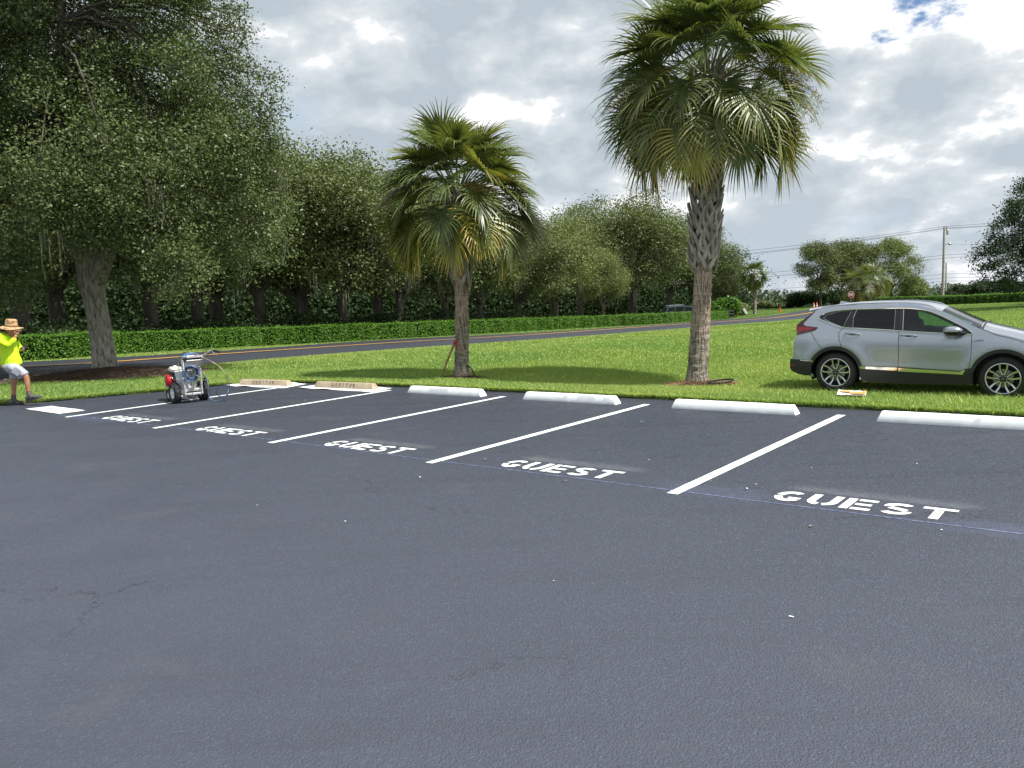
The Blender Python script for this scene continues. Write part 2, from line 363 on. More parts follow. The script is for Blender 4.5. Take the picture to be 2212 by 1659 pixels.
def rl(t):   # 0 near edge, 1 centre, 2 far edge
    return RNL*(1-t)+RCL*t if t<=1 else RCL*(2-t)+RFL*(t-1)
for t_,dz in ((-.03,-.08),(0,.035),(.5,.05),(.95,.058),(1.05,.058),(1.5,.05),(2,.035),(2.03,-.08)):
    a=rl(t_) if 0<=t_<=2 else (RNL+(RNL-RCL)*.03 if t_<0 else RFL+(RFL-RCL)*.03); rows.append([onter(p[0],p[1],dz) for p in a])
for i in range(len(rows)-1): q.ribbon(rows[i],rows[i+1])
road=q.build('road',M_road); tag(road,'dark asphalt road curving away behind the lawn','road',kind='structure')
M_yel=nmat('yellow_paint',(.78,.36,.03),(.86,.45,.05),6,4,.6)
def offset(Pl,d):
    T=np.gradient(Pl,axis=0); T/=np.linalg.norm(T,axis=1)[:,None]; return Pl+np.stack([-T[:,1],T[:,0]],1)*d
for s_ in (-1,1):
    a=offset(RCL,s_*.16-.10); b=offset(RCL,s_*.16+.10); y=MB().ribbon([onter(p[0],p[1],.092) for p in a],[onter(p[0],p[1],.092) for p in b]).build('road_centre_line',M_yel)
    tag(y,'yellow line of the road centre pair, '+('the one closer to the lawn' if s_<0 else 'the one closer to the hedge'),'road marking','double yellow line on the road')

# ------------------------------------------------------------ painted markings on the lot
m=mat('white_paint',(.82,.86,.84),.55); t=m.node_tree; b=t.nodes['Principled BSDF']; c=N('ShaderNodeTexCoord',t)
n=noise(c.outputs['Object'],30,4,.7,0,t).outputs[0]; n2=noise(c.outputs['Object'],3,3,.6,0,t).outputs[0]
lk(mixc(mapr(mth('ADD',n,mth('MULTIPLY',n2,.4,tree=t),tree=t),.86,1.0,0,.35,t),(.80,.84,.82),(.50,.53,.54),t),b.inputs['Base Color'],t)
bp=N('ShaderNodeBump',t); bp.inputs['Distance'].default_value=.003; bp.inputs['Strength'].default_value=.5; lk(noise(c.outputs['Object'],120,3,.6,0,t).outputs[0],bp.inputs['Height'],t); lk(bp.outputs[0],b.inputs['Normal'],t)
M_white=m
rs=random.Random(3)
names=['white parking line under the striping machine, beside the stencil board','white parking line ending between the two VISITOR wheel stops','white parking line just beyond the striping machine line, third from left','white parking line between two white wheel stops, fourth from left','widest looking white parking line, nearest the silver car']
names=['white parking line that the striping machine stands on','white parking line running up beside the closer VISITOR stop','white parking line ending between leaning-stick palm stop and next stop','white parking line below the tall palm, second nearest','widest white parking line, nearest the silver car']
for i in range(5):
    u0=i*2.82+[0,.0,.0,-.03,.03][i]; q=MB(); A=[];B=[]
    for k in range(61):
        v=-.03+4.84*k/60; w=.055+rs.uniform(-.002,.002); A.append(uv(u0-w,v,.004)); B.append(uv(u0+w+.0,v,.004))
    q.ribbon(A,B); o=q.build('parking_line',M_white,off=uv(u0,0,.0)); tag(o,names[i],'parking line','white parking lines on the asphalt')
# stencilled letters -----------------------------------------
def arc(cx,cy,rx,ry,a0,a1,n=14): return [(cx+rx*math.cos(R_(a0+(a1-a0)*k/n)),cy+ry*math.sin(R_(a0+(a1-a0)*k/n))) for k in range(n+1)]
def stroke(q,pts,w,place,closed=False,m=None):
    n=len(pts); L_=[];R2=[]
    for i in range(n):
        a=pts[max(i-1,0)]; b=pts[min(i+1,n-1)]; tx,ty=b[0]-a[0],b[1]-a[1]; l=math.hypot(tx,ty) or 1; nx_,ny_=-ty/l*w/2,tx/l*w/2
        L_.append(place(pts[i][0]+nx_,pts[i][1]+ny_)); R2.append(place(pts[i][0]-nx_,pts[i][1]-ny_))
    q.ribbon(R2,L_,m)
LET={ # unit: width about .66, height 1, strokes (points, width)
'G':[(arc(.36,.5,.26,.39,50,172),.2),(arc(.36,.5,.26,.39,188,322),.2),([(.36,.36),(.66,.36)],.15)],
'U':[([(.1,1),(.1,.42)]+arc(.36,.40,.26,.29,180,258),.2),(arc(.36,.40,.26,.29,282,360)+[(.62,1)],.2)],
'E':[([(.1,0),(.1,1)],.2),([(.25,.91),(.68,.91)],.18),([(.25,.5),(.62,.5)],.17),([(.25,.09),(.68,.09)],.18)],
'S':[(arc(.36,.71,.24,.20,35,180)+[(.14,.66)],.19),([(.18,.585),(.56,.41)],.19),([(.60,.33)]+arc(.36,.29,.24,.20,0,-150),.19)],
'T':[([(0,.91),(.72,.91)],.18),([(.36,0),(.36,.76)],.2)],
'V':[([(.05,1),(.33,.05)],.17),([(.67,1),(.41,.05)],.17)],
'I':[([(.33,0),(.33,1)],.2)],
'O':[(arc(.36,.5,.25,.40,98,262),.2),(arc(.36,.5,.25,.40,-82,82),.2)],
'R':[([(.1,0),(.1,1)],.2),([(.24,.91)]+arc(.40,.71,.22,.2,90,-90)+[(.24,.51)],.17),([(.36,.42),(.64,0)],.19)]}
def word(q,txt,h,pitch,place,wf=1.,m=None,wm=1.):
    for i,ch in enumerate(txt):
        for pts,w in LET[ch]:
            stroke(q,[(x*h*wf,y*h) for x,y in pts],w*h*wm,lambda x,y,i=i: place(x+i*pitch,y),m=m)
def fade(name,colr,amt,sx,sy,nscale=9):
    m=bpy.data.materials.new(name); m.use_nodes=True; t=m.node_tree; b=t.nodes['Principled BSDF']; out=t.nodes['Material Output']
    b.inputs['Base Color'].default_value=(*colr,1); b.inputs['Roughness'].default_value=.7
    c=N('ShaderNodeTexCoord',t); s=N('ShaderNodeSeparateXYZ',t); lk(c.outputs['Generated'],s.inputs[0],t)
    ex=mth('MULTIPLY',mapr(s.outputs[0],0,sx,0,1,t),mapr(s.outputs[0],1-sx,1,1,0,t),tree=t)
    ey=mth('MULTIPLY',mapr(s.outputs[1],0,sy[0],0,1,t),mapr(s.outputs[1],sy[1],1,1,0,t),tree=t)
    n=noise(c.outputs['Object'],nscale,5,.7,0,t).outputs[0]
    f=mth('MULTIPLY',mth('MULTIPLY',mth('MULTIPLY',ex,ey,tree=t),mapr(n,.3,.75,.3,1,t),tree=t),amt,tree=t)
    tr=N('ShaderNodeBsdfTransparent',t); mx=N('ShaderNodeMixShader',t); lk(f,mx.inputs[0],t); lk(tr.outputs[0],mx.inputs[1],t); lk(b.outputs[0],mx.inputs[2],t); lk(mx.outputs[0],out.inputs[0],t)
    return m
M_spray=fade('white_overspray',(.7,.72,.75),.09,.12,(.06,.30)); M_chalkdust=fade('blue_chalk_dust',(.30,.36,.62),.08,.3,(.3,.6),4)
LAB=['white GUEST lettering between striping machine line and second line','white GUEST lettering second from the striping machine','white GUEST lettering below the white stop beside the leaning-stick palm','white GUEST lettering second nearest, left of the widest white line','largest white GUEST lettering, beyond the widest white line']
AZ=math.atan2(PU[1],PU[0])
for k,(ul,vb) in enumerate([(.80,.16),(3.57,.16),(6.40,.18),(9.20,.20),(12.10,.19)]):
    q=MB(); word(q,'GUEST',.335,.278,lambda x,y: uv(ul-.02+x+rs.uniform(-.0015,.0015),vb-.012+y+rs.uniform(-.0015,.0015),.004),1.0,wm=1.0)
    o=q.build('guest_lettering',M_white,off=uv(ul+.6,vb,0),smooth=False); tag(o,LAB[k],'painted lettering','GUEST words stencilled on the asphalt')
    # soft line of overspray where the stencil edge was
    me=MB(); me.add([(-.75,-.02,0),(.85,-.02,0),(.85,.25,0),(-.75,.25,0)],[(0,1,2,3)])
    s=me.build('overspray_stain',M_spray,smooth=False); s.location=Vector(uv(ul+.68,vb+.40,.0025)); s.rotation_euler=(0,0,AZ); s['kind']='structure'
for (u0,u1,v0) in ((-.9,1.6,.05),(10.9,12.2,.15),(13.2,14.8,.05)):
    me=MB(); L2=(u1-u0)/2; me.add([(-L2,-.2,0),(L2,-.2,0),(L2,.35,0),(-L2,.35,0)],[(0,1,2,3)])
    s=me.build('chalk_stain',M_chalkdust,smooth=False); s.location=Vector(uv((u0+u1)/2,v0,.0018)); s.rotation_euler=(0,0,AZ); s['kind']='structure'
M_chalk=nmat('blue_chalk',(.09,.12,.30),(.34,.40,.66),18,4,.9,lo=.4,hi=.6)
q=MB(); A=[];B=[]
for k in range(240):
    u=-.5+16.5*k/239; v=.085+.05*math.sin(u*.35)+.0025*math.sin(k*2.3)+(.03 if u>8 else 0)*sm(8,11,u); w=.0022+.002*rs.random(); A.append(uv(u,v-w,.0055)); B.append(uv(u,v+w,.0055))
o=q.ribbon(A,B).build('chalk_line',M_chalk,smooth=False); tag(o,'thin blue chalk line snapped across the parking line ends','chalk line')
# paint drips and specks
q=MB(); rp=random.Random(11)
spots=[(.9,3.4),(1.4,.62),(2.2,1.9),(2.4,3.1),(3.1,1.2),(12.0,1.5),(12.8,2.1),(11.4,.55),(11.8,.62),(13.9,.5),(14.1,.35)]
for _ in range(26): spots.append((rp.uniform(-3,16),rp.choice([rp.uniform(-3.5,0),rp.uniform(0,5)])))
for u,v in spots:
    r=rp.uniform(.003,.009); st=rp.uniform(1,2.6); a0=rp.uniform(0,3); c0=uv(u,v,.0065); n=7
    q.add([(c0[0]+r*st*math.cos(a0)*math.cos(k*6.283/n)-r*math.sin(a0)*math.sin(k*6.283/n),c0[1]+r*st*math.sin(a0)*math.cos(k*6.283/n)+r*math.cos(a0)*math.sin(k*6.283/n),c0[2]) for k in range(n)],[tuple(range(n))])
o=q.build('paint_specks',M_white,smooth=False); tag(o,'tiny white paint drips scattered over the asphalt','paint specks',kind='stuff')
M_dead=nmat('dry_leaf',(.35,.20,.08),(.55,.38,.18),20,3,.8)
for i,(px,py) in enumerate(((1047,994),(1752,1139),(1220,1041))):
    d=ray(px,py); tt=-EYE/d[2]; c0=np.array([d[0]*tt,d[1]*tt,.012]); q=MB(); a0=rp.uniform(0,6); pts=[(math.cos(a0)*x*.02-math.sin(a0)*y*.02,math.sin(a0)*x*.02+math.cos(a0)*y*.02,z*.009) for x,y,z in ((-1,0,0),(-.3,.5,.6),(.5,.4,.7),(1.1,0,.2),(.4,-.45,.5),(-.4,-.4,.3))]
    q.add([c0+np.array(p) for p in pts],[(0,1,2,3,4,5)]); q.add([c0+np.array(p)-np.array([0,0,.002]) for p in pts],[(5,4,3,2,1,0)])
    o=q.build('fallen_leaf',M_dead,off=c0,smooth=False); tag(o,['small brown leaf just left of the second largest GUEST','small brown leaf on the asphalt below the largest GUEST','small brown leaf below the second largest GUEST','brown leaf on open asphalt, the right one of a pair','brown leaf on open asphalt, the left one of a pair','brown leaf closest to the bottom edge of the lot view','brown leaf left of the open asphalt middle'][i],'leaf','dead leaves on the asphalt')

# ------------------------------------------------------------ wheel stops
M_stopw=nmat('painted_concrete',(.78,.82,.82),(.88,.90,.89),9,6,.6,bump=.25,bscale=60,bdist=.004)
M_stopt=nmat('bare_concrete',(.30,.235,.165),(.47,.385,.27),5,6,.85,bump=.4,bscale=70,bdist=.004,lo=.3,hi=.7)
M_blacklet=nmat('worn_black_paint',(.03,.03,.03),(.33,.27,.19),35,4,.8,lo=.42,hi=.68)
def wheel_stop(ul,L_,vf,label,tan=False,rz=0.):
    # cross section with chamfered top, ends leaning inwards
    w0,w1,h=.18,.10,.125; n=26; base=uv(ul+L_/2,vf+w0/2,0); q=MB(); rows=[]
    sec=[(-w0/2,0),(-w0/2,.03),(-w1/2-.006,h-.014),(-w1/2+.010,h),(w1/2-.010,h),(w1/2+.006,h-.014),(w0/2,.03),(w0/2,0)]
    for x in [-L_/2]+list(np.linspace(-L_/2+.02,L_/2-.02,n))+[L_/2]:
        e=x/(L_/2); row=[]
        for a,z in sec:
            X_=x-e*.055*(z/h)*(1 if abs(e)>.9 else 1)
            row.append(Vector((X_+rs.uniform(-.002,.002),a+rs.uniform(-.002,.002),z+rs.uniform(-.0015,.0015)*(z>0))))
        rows.append(row)
    vs=[p for r in rows for p in r]; K=len(sec); fs=[(i*K+j,(i+1)*K+j,(i+1)*K+j+1,i*K+j+1) for i in range(len(rows)-1) for j in range(K-1)]
    fs+=[tuple(range(K)),tuple(range((len(rows)-1)*K+K-1,(len(rows)-1)*K-1,-1))]
    q.add(vs,fs); o=q.build('wheel_stop',M_stopt if tan else M_stopw,ang=28)
    o.location=Vector(base); o.rotation_euler=(0,0,AZ+rz); tag(o,label,'wheel stop','concrete wheel stops along the lawn edge')
    if tan:
        q=MB(); sl=Vector((0,(w0-w1)/2-.006,h-.044)); sl.normalize(); nrm=Vector((0,-sl.z,sl.y))
        def pl(x,y): return Vector((-.42+.30*0+x,-w0/2,.030))+sl*(.008+y)+nrm*.0025
        for (pts,w) in [] : pass
        word(q,'VISITOR',.080,.100,lambda x,y: pl(x+.10,y),1.1,wm=1.1)
        q.build('visitor_lettering',M_blacklet,parent=o,smooth=False)
    return o
wheel_stop(-1.50,1.50,4.43,'tan concrete wheel stop reading VISITOR, closer to the striping machine',True,R_(7))
wheel_stop(.79,1.66,4.64,'tan concrete wheel stop reading VISITOR, beside the first white stop',True,R_(3.5))
wheel_stop(3.48,1.78,4.62,'white wheel stop in front of the palm with a leaning stick')
wheel_stop(6.20,1.79,4.60,'white wheel stop between the two palms')
wheel_stop(8.95,1.83,4.58,'white wheel stop in front of the tallest palm')
wheel_stop(11.83,1.90,4.46,'white wheel stop nearest the silver car front')
M_card=nmat('painted_cardboard',(.72,.70,.66),(.86,.86,.84),3,5,.8,lo=.3,hi=.5); M_cardb=nmat('brown_cardboard',(.45,.30,.17),(.60,.43,.27),6,4,.85)
def sheet(name,corners,material,label,cat,wav=.02,nn=10,base=None,grp=None,m2=None,thick=.006):
    q=MB(); c=[Vector(p) for p in corners]; g0=[];
    for j in range(nn+1):
        for i in range(nn*2+1):
            s_,t_=i/(nn*2),j/nn; p=(c[0]*(1-s_)+c[1]*s_)*(1-t_)+(c[3]*(1-s_)+c[2]*s_)*t_
            e=1.0 if (j in(0,nn)) else .3
            g0.append(p+Vector((0,0,.008+wav*e*(.5+.5*math.sin(s_*7+t_*3))*(.5+.5*math.sin(s_*17+1)))))
    K=nn*2+1; fs=[(j*K+i,j*K+i+1,(j+1)*K+i+1,(j+1)*K+i) for j in range(nn) for i in range(nn*2)]
    q.add(g0,fs,0); q.add([p-Vector((0,0,thick)) for p in g0],[f[::-1] for f in fs],1)
    per=[i for i in range(K)]+[j*K+K-1 for j in range(1,nn+1)]+[nn*K+i for i in range(K-2,-1,-1)]+[j*K for j in range(nn-1,0,-1)]
    o0=len(q.v)-len(g0); q.f+=[(per[(k+1)%len(per)],per[k],per[k]+o0,per[(k+1)%len(per)]+o0) for k in range(len(per))]; q.m+=[1]*len(per)
    o=q.build(name,[material,m2 or M_cardb],off=sum(c,Vector())/4); tag(o,label,cat,grp); return o
def uvl(*a): return [Vector(uv(*p)) for p in a]
sheet('cardboard_sheet',uvl((-1.72,4.10),(.22,4.26),(.02,5.02),(-1.75,4.78)),M_card,'flattened white painted cardboard under the VISITOR stop by the machine','cardboard',.03,grp='masking cardboard under the tan stops')
sheet('cardboard_sheet',uvl((.44,4.42),(2.78,4.42),(2.62,5.05),(.5,4.98)),M_card,'flattened white painted cardboard under the other VISITOR stop','cardboard',.02,grp='masking cardboard under the tan stops')
bd=sheet('stencil_board',uvl((-2.06,.16),(-.61,.12),(-.57,.56),(-2.0,.60)),M_stopw,'white paint-covered GUEST stencil board lying on the asphalt','stencil board',.006,m2=M_cardb)
q=MB(); word(q,'GUEST',.26,.245,lambda x,y: uv(-1.92+x,.24+y,.0165),.9); M_ghost=mat('stencil_cut',(.50,.53,.53),.8)
o=q.build('stencil_letters',M_ghost,parent=bd,off=bd.location,smooth=False)

# ------------------------------------------------------------ grass blades, hedges
MUL=[]   # mulch rings (x,y,r) kept free of grass
def blades(X,Y,h,w,lean=.5,dz=0.,r=rng,base=None):
    n=len(X); Z=(ter(X,Y) if base is None else base)+dz; a=r.uniform(0,2*np.pi,n); b=r.uniform(0,2*np.pi,n); H=h*r.uniform(.55,1.35,n); L=lean*H*r.uniform(.2,1.3,n)
    P0=np.stack([X,Y,Z-.01],1); side=np.stack([np.cos(a),np.sin(a),0*a],1)*(w*r.uniform(.6,1.4,n))[:,None]/2
    d=np.stack([np.cos(b)*L,np.sin(b)*L,H],1); mid=P0+d*np.array([.42,.42,.62]); top=P0+d
    V=np.stack([P0-side,P0+side,mid+side*.8,mid-side*.8,top],1).reshape(-1,3); o=np.arange(n)[:,None]*5
    tris=np.concatenate([o+np.array([0,1,2]),o+np.array([0,2,3]),o+np.array([3,2,4])],0)
    return V,tris,n
def gcol(X,Y,n,r,dry=0.):
    k=np.sin(X*.9+np.sin(Y*.7)*2)*.5+np.sin(X*.23-Y*.31)*.5; f=np.clip(.5+.35*k+r.normal(0,.22,n),0,1)[:,None]
    c=(1-f)*np.array([.62,.80,.50])+f*np.array([1.25,1.12,.85]); q=r.random(n)<.03+dry; c[q]=np.array([2.4,1.7,1.2]); return np.repeat(c,5,axis=0)
M_grass=leafmat('grass_blade',(.180,.275,.098),(.280,.385,.145),.5,.28,True,.35,.5,.5)
def keep(X,Y):
    k=~inpoly(X,Y,LOTP)&~inpoly(X,Y,ROADP[::3])
    for x,y,rx,ry in MUL: k&=((X-x)/rx)**2+((Y-y)/ry)**2>1
    return k
def lawn(label):
    Vs=[];Ts=[];Cs=[];o=0
    def put(X,Y,h,w,dry=0.,dz=0.,lean=.6):
        nonlocal o
        V,T,n=blades(X,Y,h,w,lean,dz+.05*(1-sm(.3,1.,dseg(X,Y,LOTP[:16])))); Vs.append(V);Ts.append(T+o);Cs.append(gcol(X,Y,n,rng,dry)); o+=len(V)
    def frus(n,y0,y1):
        l,r=-1400,1750; n=int(n*1.36)
        Y=rng.uniform(y0,y1,n*2) ; X=rng.uniform((l/1800)*y1,(r/1800)*y1,n*2); k=(X>l/1800*Y-.5)&(X<r/1800*Y+.5); return X[k],Y[k]
    for n,y0,y1,h,w in ((230000,9.5,16,.075,.010),(230000,16,23,.07,.014),(150000,23,33,.07,.022),(110000,33,52,.06,.035),(60000,52,85,.05,.06),(26000,85,130,.05,.10)):
        X,Y=frus(n,y0,y1); k=keep(X,Y)
        X,Y=X[k],Y[k]; put(X,Y,h,w,.03 if y0<40 else .0)
    # ragged turf edge along the lot
    e=LOTP[:15]; n=42000; t=rng.random(n)*13.999; i=t.astype(int); fr=(t-i)[:,None]; i=np.clip(i,0,13)
    seg=np.linalg.norm(e[1:15]-e[:14],axis=1); seg[0]=6; pr=seg/seg.sum(); i=rng.choice(14,n,p=pr); fr=rng.random(n)[:,None]; A=e[i]; B=e[i+1]; 
    A=np.where(i[:,None]==0,B+(A-B)*(6/np.linalg.norm(A-B,axis=1))[:,None],A); P=A*(1-fr)+B*fr; jit=rng.normal(0,.035,n); nrm=(B-A); nrm=np.stack([-nrm[:,1],nrm[:,0]],1); nrm/=np.linalg.norm(nrm,axis=1)[:,None]
    P=P-nrm*(np.abs(jit)-.03+.035*np.sin(P[:,0]*3.1)[...]*.5)[:,None]; put(P[:,0],P[:,1],.06,.012,.10,.0,1.2)
    # tall tufts round the car and palm, stray stalks
    n=9000; X=rng.uniform(4,12,n); Y=rng.uniform(11.2,17,n); k=keep(X,Y); put(X[k],Y[k],.12,.010,.05,0,.7)
    n=900; X=rng.uniform(3,11,n); Y=rng.uniform(10.8,16,n); k=keep(X,Y); put(X[k],Y[k],.14,.007,.4,0,.8)
    # shaggy verges
    for E2,d in ((RNL,-1),(RFL,1)):
        n=26000; ii=rng.integers(20,len(E2)-45,n); f=rng.random(n)[:,None]; c=E2[ii]*(1-f)+E2[ii+1]*f; T=E2[ii+1]-E2[ii]; T/=np.linalg.norm(T,axis=1)[:,None]; nn=np.stack([-T[:,1],T[:,0]],1)
        P=c+nn*d*(-.03+np.abs(rng.normal(0,.30,n)))[:,None]; P=P[P[:,1]>14]; put(P[:,0],P[:,1],.045,.03,.12,.02,1.)
    V=np.concatenate(Vs);T=np.concatenate(Ts);C=np.concatenate(Cs)
    ob=npmesh('grass',V,T,M_grass,col=C); tag(ob,label,'grass',kind='stuff'); return ob

def leaves(P,size,r,up=.35,asp=.5,col=None,nrm=None):
    """rhombic leaf quads at points P"""
    n=len(P); d=r.normal(0,1,(n,3)); d[:,2]*=.8; d/=np.linalg.norm(d,axis=1)[:,None]
    nr=r.normal(0,1,(n,3)); nr[:,2]+=up*3
    if nrm is not None: nr+=nrm*1.6
    s=np.cross(nr,d); s/=np.linalg.norm(s,axis=1)[:,None]+1e-9; L=(size*r.uniform(.6,1.35,n))[:,None]
    V=np.stack([P-d*L*.5,P+s*L*asp*.5,P+d*L*.5,P-s*L*asp*.5],1).reshape(-1,3); F=(np.arange(n)*4)[:,None]+np.array([0,1,2,3]); return V,F
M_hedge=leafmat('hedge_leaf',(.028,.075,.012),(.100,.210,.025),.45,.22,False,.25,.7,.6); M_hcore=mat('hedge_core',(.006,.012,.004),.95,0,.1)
def hedge(P,h,w,n,size,label,seg=1.2):
    P=np.array(P,float); D=np.concatenate([[0],np.cumsum(np.linalg.norm(np.diff(P,axis=0),axis=1))]); L=D[-1]
    r=np.random.default_rng(int(L*10)); base=onter(*P[0])
    root=thing('clipped_hedge',label,'hedge',base)
    # inner twiggy mass
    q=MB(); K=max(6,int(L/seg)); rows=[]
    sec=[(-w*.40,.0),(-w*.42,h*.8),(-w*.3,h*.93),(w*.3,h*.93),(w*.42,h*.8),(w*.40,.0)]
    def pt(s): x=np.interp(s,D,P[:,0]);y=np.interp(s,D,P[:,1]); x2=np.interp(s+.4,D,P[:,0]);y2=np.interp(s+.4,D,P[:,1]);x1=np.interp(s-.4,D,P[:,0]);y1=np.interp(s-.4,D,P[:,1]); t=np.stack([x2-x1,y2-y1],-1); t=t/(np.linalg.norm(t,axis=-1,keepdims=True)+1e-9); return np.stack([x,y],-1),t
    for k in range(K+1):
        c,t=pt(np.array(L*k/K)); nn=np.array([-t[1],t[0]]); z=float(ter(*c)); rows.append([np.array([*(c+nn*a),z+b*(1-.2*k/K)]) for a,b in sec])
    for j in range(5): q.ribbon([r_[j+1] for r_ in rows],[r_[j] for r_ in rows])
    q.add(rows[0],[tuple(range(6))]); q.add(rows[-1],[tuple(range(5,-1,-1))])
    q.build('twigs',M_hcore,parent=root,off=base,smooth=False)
    per=2*h+w; s=r.random(n)*L; a=r.random(n)*per; cut=r.random(n)<(2*w/(2*L+1e-9))*.5
    c,t=pt(s); nn=np.stack([-t[:,1],t[:,0]],1); bump=.05*np.sin(s*2.1)+.04*np.sin(s*5.3+1)+r.normal(0,.035,n)+.05*np.sin(s*.7)
    side=np.where(a<h,-1,np.where(a<2*h,1,0)); z=np.where(a<h,a,np.where(a<2*h,a-h,h+bump*.6)); x=np.where(side==0,(a-2*h)-w/2,side*(w/2+bump-.05*np.clip(z/h-.7,0,1)))
    z=z*(1-.2*s/L)
    k=r.random(n)<.03; z=z+k*r.uniform(0,.16,n)*(side==0)
    Pp=np.stack([c[:,0]+nn[:,0]*x,c[:,1]+nn[:,1]*x,ter(c[:,0],c[:,1])+np.maximum(z,.03)],1)
    ne=int(n*w*1.2/ (L+w)*1.0)+200   # end caps
    for e,sg in ((0.,-1),(L,1)):
        c0,t0=pt(np.array(e)); n0=np.array([-t0[1],t0[0]]); yy=r.uniform(-w/2,w/2,ne); zz=r.uniform(.03,h,ne); o_=r.normal(0.03,.03,ne)*sg
        Pp=np.concatenate([Pp,np.stack([c0[0]+n0[0]*yy+t0[0]*o_,c0[1]+n0[1]*yy+t0[1]*o_,ter(c0[0],c0[1])+zz],1)])
    nr=np.concatenate([np.stack([nn[:,0]*side,nn[:,1]*side,(side==0)*1.+.3],1),np.zeros((2*ne,3))])
    V,F=leaves(Pp,size,r,.15,.6,nrm=nr); npmesh('foliage',V,F,M_hedge,parent=root,off=base)
    return root
def hg(pts): return [gnd(*p)[:2] for p in pts]
# hedge beyond the road: world line worked out from the road it follows
HP=[(-46,31),(-34,35),(-27,38.5)]+[tuple(gnd(px,py)[:2]) for px,py in ((100,777.5),(250,766),(400,757),(550,748),(720,739),(864,731.3),(1000,723.5),(1164,714),(1300,706.5),(1417,700.3),(1500,694.5),(1563,690))]
HGX=np.array([p[0]/p[1]*1800+1106 for p in HP]); HGY=np.array([p[1] for p in HP])
HPs=catmull(HP,6)
hedge(HPs,1.26,1.3,190000,.10,'long clipped green hedge running along the far side of the road')
hedge(catmull([(52.5,118.5),(54.2,113),(55.5,106),(56.8,97),(57,88),(58.5,76),(61,62)],6),1.15,1.3,34000,.12,'low clipped hedge at the lawn crest behind the silver car')

# ------------------------------------------------------------ trees
def bark(name,c1,c2,scale=6,st=(1,1,.25),bump=.9,bd=.03):
    m=nmat(name,c1,c2,scale,7,.9,bump=bump,bscale=scale*3,stretch=st,bdist=bd,spec=.1,lo=.3,hi=.7); return m
M_bark=bark('oak_bark',(.12,.105,.085),(.66,.61,.53),15,(1,1,.30),1.,.05); M_barkd=bark('dark_bark',(.055,.048,.038),(.16,.145,.12),4)
M_leafA=leafmat('oak_leaf',(.028,.050,.018),(.112,.150,.056),.40,.12,False,.20,.35,.55)
M_leafB=leafmat('live_oak_leaf',(.036,.056,.022),(.132,.162,.062),.42,.12,False,.20,.25,.5)
M_leafC=leafmat('olive_leaf',(.060,.085,.028),(.170,.205,.070),.42,.14,False,.20,.25,.5)
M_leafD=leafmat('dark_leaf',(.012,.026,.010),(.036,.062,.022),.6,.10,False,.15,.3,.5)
M_moss=leafmat('spanish_moss',(.10,.105,.075),(.20,.20,.15),.9,.3,False,.1,1.,.5)
def branch(q,a,b,r0,r1,r,sag=.12,n=7,ns=7):
    a=np.array(a,float);b=np.array(b,float);L=np.linalg.norm(b-a); w1=r.normal(0,.07*L,3); w2=r.normal(0,.05*L,3); pts=[]
    for k in range(n+1):
        s=k/n; p=a*(1-s)+b*s; p=p+w1*math.sin(math.pi*s)+w2*math.sin(2*math.pi*s); p[2]+=sag*L*math.sin(math.pi*s); pts.append(p)
    q.tube(pts,[r0*(1-k/n)+r1*k/n for k in range(n+1)],ns); return pts
